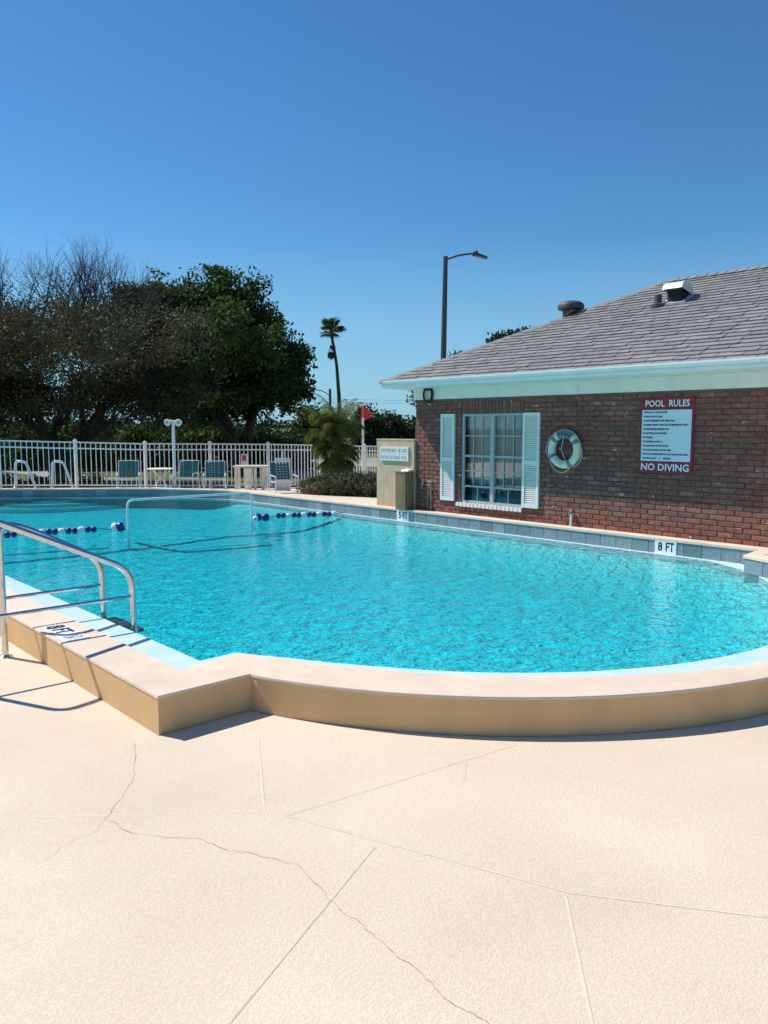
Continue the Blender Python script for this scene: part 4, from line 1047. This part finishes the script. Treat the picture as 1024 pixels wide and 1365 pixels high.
for lev, (zb, n_f, e0, e1, L, dr) in enumerate([(.70, 24, .0, .6, .62, 1.5), (1.0, 28, .2, .9, .72, 1.6), (1.30, 30, .5, 1.3, .84, 1.7), (1.45, 18, 1.0, 1.5, 1.0, .9)]):
    fb = MB()
    for k in range(n_f):
        a = k * 2 * math.pi / n_f + random.uniform(-.3, .3)
        frond(fb, pc + Vector((random.uniform(-.05, .05), random.uniform(-.05, .05), zb + random.uniform(-.12, .12))), a, random.uniform(e0, e1), L * random.uniform(.8, 1.2), dr * random.uniform(.7, 1.25), 34, .26, .010, random.uniform(.1, .85))
    fb.build('fronds', M['leaf_datepalm'], t)
pc2 = pc - Rv * .36 + Fv * .1
fb = MB()
for k in range(14):
    a = k * 2 * math.pi / 14; frond(fb, pc2 + Vector((0, 0, 1.75)), a, random.uniform(.9, 1.4), .62, 3.4, 26, .2, .018, random.uniform(.4, 1.0))
for k in range(12):
    a = k * 2 * math.pi / 12; frond(fb, pc2 + Vector((0, 0, 1.15)), a, random.uniform(.3, .9), .5, 3.2, 24, .2, .018, random.uniform(.3, .9))
fb.build('side_shoot', M['leaf_datepalm'], t)
MB().tube([pc + Vector((0, 0, .2)), pc2 + Vector((0, 0, 1.0)), pc2 + Vector((0, 0, 1.8))], [.07, .05, .03], 8).build('side_stem', M['redtrunk'], t)

# ------------------------------------------------------------------ beyond the fence
tag(MB().poly([(17.5, 10), (20.2, 10), (21.5, 160), (17.5, 160)], z=-.04).build('sidewalk', M['pave']), kind='structure')
tag(MB().poly([(10.4, 22), (12.2, 22), (12.6, 90), (10.6, 90)], z=-.04).build('path', M['pave']), kind='structure')
tag(MB().poly([(24, -60), (31, -60), (34, 260), (26, 260)], z=-.03).build('road', M['pave']), kind='structure')

def limb(mb, p, d, L, r, depth, spread=.5, up=.15, tips=None, nseg=4, kids=(2, 3), taper=.6, sides=6):
    pts = [p.copy()]; rad = [r]; q = p.copy(); dd = d.normalized()
    for i in range(nseg):
        dd = (dd + Vector((random.uniform(-1, 1), random.uniform(-1, 1), random.uniform(-1, 1))) * .16 + Vector((0, 0, up * .25))).normalized()
        q = q + dd * L / nseg; pts.append(q.copy()); rad.append(r * (1 - (1 - taper) * (i + 1) / nseg))
    mb.tube(pts, rad, max(3, sides), cap=False)
    if depth == 0:
        if tips is not None: tips.append(q)
        return
    for k in range(random.randint(*kids)):
        nd_ = (dd + Vector((random.uniform(-1, 1), random.uniform(-1, 1), random.uniform(-.6, .9))) * spread).normalized()
        s = pts[-1] if k < 2 else pts[-2]
        limb(mb, s, nd_, L * random.uniform(.62, .85), rad[-1] * .8, depth - 1, spread, up, tips, max(2, nseg - 1), kids, taper, sides - 1)
# left tree with bare twig tops
S1 = .73; tb = W(-15.3 * S1, 37 * S1, 0); t = thing('twiggy_tree', tb, 'large brown tinged tree on the left with bare twigs sticking out of its top', 'tree')
mb = MB()
for k in range(4): limb(mb, tb + Vector((random.uniform(-.3, .3), random.uniform(-.3, .3), 0)), Vector((math.cos(k * 1.7) * .6, math.sin(k * 1.7) * .6, 1)), 1.75, .25, 4, .6, .2, kids=(2, 3))
mb.build('trunk', M['bark'], t)
BL1 = [(-15.2, 37, 4.8, 4.6, 3.6, 2.9), (-18.9, 37, 4.0, 3.4, 3, 3.0), (-11.6, 36.5, 3.9, 2.6, 3, 2.6), (-15.5, 35.5, 2.6, 5.2, 2.8, 1.7), (-13.0, 37, 6.2, 2.3, 2.2, 1.6), (-10.6, 36.5, 5.0, 2.0, 2, 1.9), (-16.8, 37, 6.0, 1.9, 2, 1.1), (-9.6, 36, 3.2, 1.5, 2, 1.6), (-20.5, 37, 5.5, 2, 2, 1.7), (-16, 32.5, 5.6, 5, 3.2, 1.7), (-22, 33, 5.2, 4, 3.5, 2), (-19, 29.5, 5.4, 4.5, 2.4, 1.1), (-9.8, 31, 5.4, 3.3, 2.6, 1.3)]  # nearer blobs at the end added to shade the ground beyond the fence
cloud('crown', rescale(BL1, S1), 2300, 66, .046, M['leaf_brown'], t, sig=.24, shell=2.0, seed=11, zmin=.9, lobes=16)
mb = MB(); tips = []; TB = []
for k in range(72):
    lat = random.uniform(-19.6, -10.0); z0 = 5.9 + random.uniform(-.8, .6) - .12 * abs(lat + 14)
    if -17.0 < lat < -16.2: continue
    top = 1.15 if lat < -12 else .85
    TB.append((lat, 37, z0 + 1.2 * top, 1.0, 1.0, 1.3 * top))
    limb(mb, W(lat * S1, (37 + random.uniform(-1.5, 1.5)) * S1, (z0 - 1.82) * S1 + 1.82), Vector((random.uniform(-.45, .45), random.uniform(-.45, .45), 1)),   .92 * top, .048, 4, .55, .25, tips, 3, (2, 3), .6, 4)
mb.build('bare_twigs', M['twig'], t)
cloud('sparse_leaves', rescale(TB, S1), 900, 9, .035, M['leaf_brown'], t, sig=.22, shell=3, seed=13)
# live oak
S2 = .75; tb = W(-8.6 * S2, 45 * S2, 0); t = thing('oak_tree', tb, 'tall dense dark green tree in the centre with a rounded crown', 'tree')
mb = MB()
for k in range(4): limb(mb, tb + Vector((k * .15, 0, 0)), Vector((math.cos(k * 1.6 + .4) * .5, math.sin(k * 1.6 + .4) * .5, 1)), 2.0, .28, 4, .6, .2)
mb.build('trunk', M['bark'], t)
BL2 = [(-9.6, 45, 6.6, 3.7, 3.2, 3.1), (-12.6, 45, 7.6, 2.2, 2.2, 2.5), (-6.9, 44.5, 6.0, 2.3, 2.2, 2.3), (-5.6, 44, 4.4, 1.7, 2.0, 1.7), (-8.8, 45, 8.9, 2.3, 2.2, 1.7), (-11.2, 45, 9.4, 1.7, 1.8, 1.0), (-13.8, 45, 9.3, 1.0, 1.2, .9),
       (-9, 43.5, 3.2, 3.6, 2.6, 1.3), (-5.0, 44, 5.6, .9, 1.2, .9), (-7.2, 44.5, 7.9, 1.4, 1.5, 1.1), (-12.4, 44, 4.2, 2.4, 2.2, 2.2), (-7.3, 36, 5.6, 2.4, 2.6, 1.4)]  # last blob, set forward of the crown, added to shade the lawn below
cloud('crown', rescale(BL2, S2), 1500, 58, .085, M['leaf_oak'], t, sig=.23, shell=2.0, seed=12, zmin=1.5, lobes=15)
# understorey and distant trees
GT = 'trees and shrubs beyond the fence'
def far_tree(name, lab, base, blobs, ncl, per, size, seed, m='leaf_far', sig=.35, cat='tree'):
    t = thing(name, W(*base), lab, cat, GT)
    MB().tube([W(*base), W(base[0], base[1], blobs[0][2])], [.22, .1], 8).build('trunk', M['bark'], t)
    cloud('crown', blobs, ncl, per, size, m if not isinstance(m, str) else M[m], t, sig=sig, shell=2.4, seed=seed, zmin=.0); return t
far_tree('shrub', 'dark rounded shrub right of the tall dense tree, left of the date palm', (-4.3, 48, 0), [(-4.3, 48, 1.4, 1.3, 1.2, 1.7), (-3.7, 48, 1.0, .9, 1, 1.2)], 150, 60, .11, 21, 'leaf_oak', .3, 'shrub')
far_tree('far_tree', 'dark bushy tree directly behind the red flag', (-1.25, 60, 0), [(-1.25, 60, 2.2, .85, .9, 1.3), (-1.2, 60, 1.0, 1.3, 1, 1.2)], 120, 60, .12, 22)
far_tree('far_tree', 'low spreading green tree between the red flag and the clubhouse corner', (.6, 62, 0), [(.3, 62, 1.5, 1.5, 1.2, 1.45), (1.3, 62, 1.0, 1.2, 1, 1.2)], 170, 60, .12, 23)
far_tree('far_tree', 'small low green tree just left of the brick corner', (2.1, 63, 0), [(1.9, 63, .7, .9, 1, 1.3), (2.6, 63, .3, .8, .8, 1.1)], 90, 60, .12, 24)
far_tree('far_tree', 'leafy tree showing at the eave corner of the clubhouse', (1.75, 40, 0), [(1.75, 40, 3.6, .38, .6, .55), (2.3, 40, 3.2, .5, .6, .6)], 34, 45, .09, 25, sig=.18)
far_tree('roof_tree', 'flat topped dark tree showing above the roof slope', (9.3, 60, 0), [(9.3, 60, 7.9, 1.6, 1.4, 1.0), (10.6, 60, 8.0, 1.4, 1.2, 1.0)], 130, 60, .13, 26)
far_tree('roof_tree', 'small bit of tree crown above the roof beside the tall street lamp', (5.9, 60, 0), [(6.0, 60, 6.55, 1.0, 1, .75)], 40, 50, .11, 27)
for i, (la, d, h) in enumerate([(-27, 52, 2.6), (-23, 52, 2.3), (-19, 53, 2.5), (-15.5, 54, 2.2), (-12, 55, 2.4), (-8.5, 56, 1.7), (-5.5, 57, 1.5)]):
    pos = ['farthest left', 'second from the left', 'third from the left', 'fourth from the left', 'fifth from the left', 'sixth from the left', 'seventh and rightmost'][i]
    far_tree('boundary_shrub', 'dark shrub under the big trees, %s along the boundary row' % pos, (la, d, 0), [(la, d, h * .45, 2.3, .9, h * .5), (la + .9, d, h * .35, 1.8, .9, h * .42)], 150, 60, .13, 40 + i, 'leaf_oak', .3, 'shrub')
row = ['far left', 'left of the notice board', 'behind the notice board', 'between the notice board and the floodlight', 'behind the floodlight pole', 'behind the two middle teal chairs', 'left of the pale house roof']
for i, la in enumerate((-18.5, -16.0, -13.6, -11.2, -9.0, -7.0, -4.9)):
    far_tree('understorey_shrub', 'dark shrub in tree shade beyond the fence, %s' % row[i], (la, 35, 0), [(la, 35, .75, 1.5, .9, 1.0), (la + .7, 35.3, .5, 1.1, .8, .9)], 110, 60, .085, 80 + i, 'leaf_oak', .22, 'shrub')
for i, (la, n_) in enumerate(((-10.6, 'farthest left'), (-9.3, 'behind the left entry rails'), (-8.1, 'behind the right entry rails'))):
    far_tree('low_plant', 'low leafy plant just outside the fence, %s' % n_, (la, 21.3, 0), [(la, 21.3, .2, .75, .4, .34)], 60, 40, .05, 90 + i, 'leaf_palm', .12, 'plant')
# background tree belt far off
o = bpy.data.objects.new('woods', None); 
wd_ = thing('woods', W(10, 150, 0), 'far belt of dark trees along the horizon beyond the road', 'woods'); 
cloud('foliage', [(x, 150, 1.2, 5, 2, 2.2) for x in np.arange(-110, 120, 6)], 1500, 26, .42, M['leaf_far'], wd_, sig=.8, shell=2.4, seed=60, zmin=-.2)
for c_ in wd_.children: c_['kind'] = 'stuff'
bpy.data.objects.remove(o)

# tall fan palm
pb = W(-3.35, 60, 0); t = thing('fan_palm', pb, 'tall thin fan palm with a small ragged crown against the sky', 'palm')
pts = [pb, W(-3.35, 60, 2.2), W(-3.4, 60, 4.2), W(-3.55, 60, 6.4), W(-3.75, 60, 7.8), W(-3.95, 60, 8.75)]
smooth_angle(MB().tube(pts, [.20, .18, .15, .12, .11, .10], 10).build('trunk', M['palmtrunk'], t), 60)
top = pts[-1]
def fan(mb, base, az_, e, Ls, Lb, tone):
    h = Vector((math.cos(az_), math.sin(az_), 0)); d = h * math.cos(e) + Vector((0, 0, math.sin(e))); side = Vector((-h.y, h.x, 0)); upv = side.cross(d)
    c = base + d * Ls; mb.tube([base, c], .02, 4, r=tone, cap=False)
    for k in range(16):
        a = -1.9 + 3.8 * k / 15; dd = d * math.cos(a) + side * math.sin(a); dd = (dd + Vector((0, 0, -.25))).normalized(); L = Lb * (1 - .18 * abs(a)) * random.uniform(.85, 1.1)
        wv_ = dd.cross(upv).normalized() * .05
        mid = c + dd * L * .55; tip = c + dd * L + Vector((0, 0, -.22 * L))
        mb.add([c, mid + wv_, tip, mid - wv_], [(0, 1, 2, 3)], min(1, max(0, tone + random.uniform(-.1, .1))))
fb = MB()
for k in range(30):
    e = random.uniform(-.45, 1.35); fan(fb, top + Vector((0, 0, .25)), random.uniform(0, 6.28), e, random.uniform(.55, .8), random.uniform(.55, .72), random.uniform(0, .6))
fb.build('crown', M['leaf_palm'], t)
fb = MB()
for (a, e, dz) in ((.2, -1.1, -.5), (2.6, -1.2, -.7), (3.6, -1.25, -1.0), (4.0, -1.0, -1.2), (5.2, -1.15, -.6)): fan(fb, top + Vector((0, 0, dz)), a, e, .35, .45, .1)
fb.build('dead_fronds', M['leaf_brown'], t)

# street lamps
def lamp_near():
    p = W(2.17, 30, 0); t = thing('street_lamp', p, 'tall dark street lamp with square head rising behind the clubhouse roof', 'street lamp')
    tp_ = W(2.28, 30, 8.12)
    MB().tube([p, tp_], [.14, .085], 12).build('pole', M['lamp_grey'], t)
    a = tp_ + Vector((0, 0, -.12)); b = a + Rv * .95 + Vector((0, 0, .22)); c = b + Rv * .2 - Vector((0, 0, .02))
    MB().tube([a, a.lerp(b, .5) + Vector((0, 0, .05)), b, c], .035, 8).build('arm', M['lamp_grey'], t)
    hm = Matrix.Rotation(math.atan2(Rv.y, Rv.x), 3, 'Z') @ Matrix.Rotation(R(14), 3, 'Y')
    hd = MB().add([hm @ Vector(v) + b + Rv * .32 - Vector((0, 0, .07)) for v in [(-.27, -.14, -.05), (.30, -.12, -.035), (.30, .12, -.035), (-.27, .14, -.05), (-.27, -.11, .07), (.26, -.09, .02), (.26, .09, .02), (-.27, .11, .07)]],
             [(0, 3, 2, 1), (4, 5, 6, 7), (0, 1, 5, 4), (1, 2, 6, 5), (2, 3, 7, 6), (3, 0, 4, 7)]).build('lamp_head', M['lamp_grey'], t)
    MB().box(b + Rv * .33 - Vector((0, 0, .125)), (.44, .2, .02), M4=hm).build('lens', M['lens'], hd)
    MB().lathe(b + Rv * .2 + Vector((0, 0, .02)), [(.045, 0), (.045, .09), (.02, .1)], 10).build('photocell', M['lamp_grey'], t)
lamp_near()
p = W(-3.05, 45, 0); t = thing('far_street_lamp', p, 'distant street lamp with a curved arm left of the tall palm trunk', 'street lamp')
MB().tube([p, W(-3.05, 45, 4.0)], [.1, .075], 10).build('pole', M['lamp_grey'], t)
MB().tube([W(-3.05, 45, 3.6), W(-3.3, 45, 3.78), W(-3.55, 45, 3.9), W(-3.9, 45, 3.95)], .025, 8).build('arm', M['lamp_grey'], t)
MB().box(W(-4.02, 45, 3.95), (.3, .12, .07), M4=mrot).build('lamp_head', M['lamp_grey'], t)
# power lines
t = thing('power_line', W(-1, 70, 3.2), 'thin power lines crossing the sky right of the tall palm', 'power line')
for z, dz in ((3.55, .0), (3.3, .1)):
    MB().tube([W(-16, 75, z + 1.3), W(-8, 72, z + .9), W(-2, 71, z + .75), W(4, 70, z + .6), W(14, 70, z + .7)], .009, 4).build('cable', M['lamp_grey'], t)
# house behind the oak
hp = W(-7.3, 62, 0); t = thing('far_house', hp, 'low house with pale gabled roof half hidden under the dense tree', 'house')
MB().box(hp + Vector((0, 0, .35)), (4.6, 4, 1.0), M4=mrot).build('wall', M['house'], t)
rp = [hp + Rv * x + Fv * y + Vector((0, 0, z)) for x, y, z in ((-2.6, -2.2, .75), (2.6, -2.2, .75), (2.6, 2.2, .75), (-2.6, 2.2, .75), (-1.6, 0, 1.75), (.9, 0, 1.75))]
MB().add(rp, [(0, 1, 5, 4), (1, 2, 5), (2, 3, 4, 5), (3, 0, 4), (3, 2, 1, 0)]).build('roof', M['houseroof'], t)
MB().box(hp - Fv * 2.03 + Rv * .8 + Vector((0, 0, .35)), (1.0, .05, .5), M4=mrot).build('window', M['screen'], t)
# small board on posts beyond the fence
tp = W(-11.4, 30, -.05); t = thing('notice_board', tp, 'small grey blue notice board on posts beyond the left part of the fence', 'sign')
MB().box(tp + Vector((0, 0, 1.55)), (.62, .04, .24), M4=mrot).build('board', M['buoyband'], t)
for x in (-.25, .25): MB().tube([at(tp, x, .03), at(tp, x, .03) + Vector((0, 0, 1.5))], .03, 8).build('post', M['lamp_grey'], t)
for i, z in enumerate((1.6, 1.51)): MB().box(at(tp, -.02 * i, -.022) + Vector((0, 0, z)), (.45 - .08 * i, .004, .035), M4=mrot).build('print', M['white'], t)
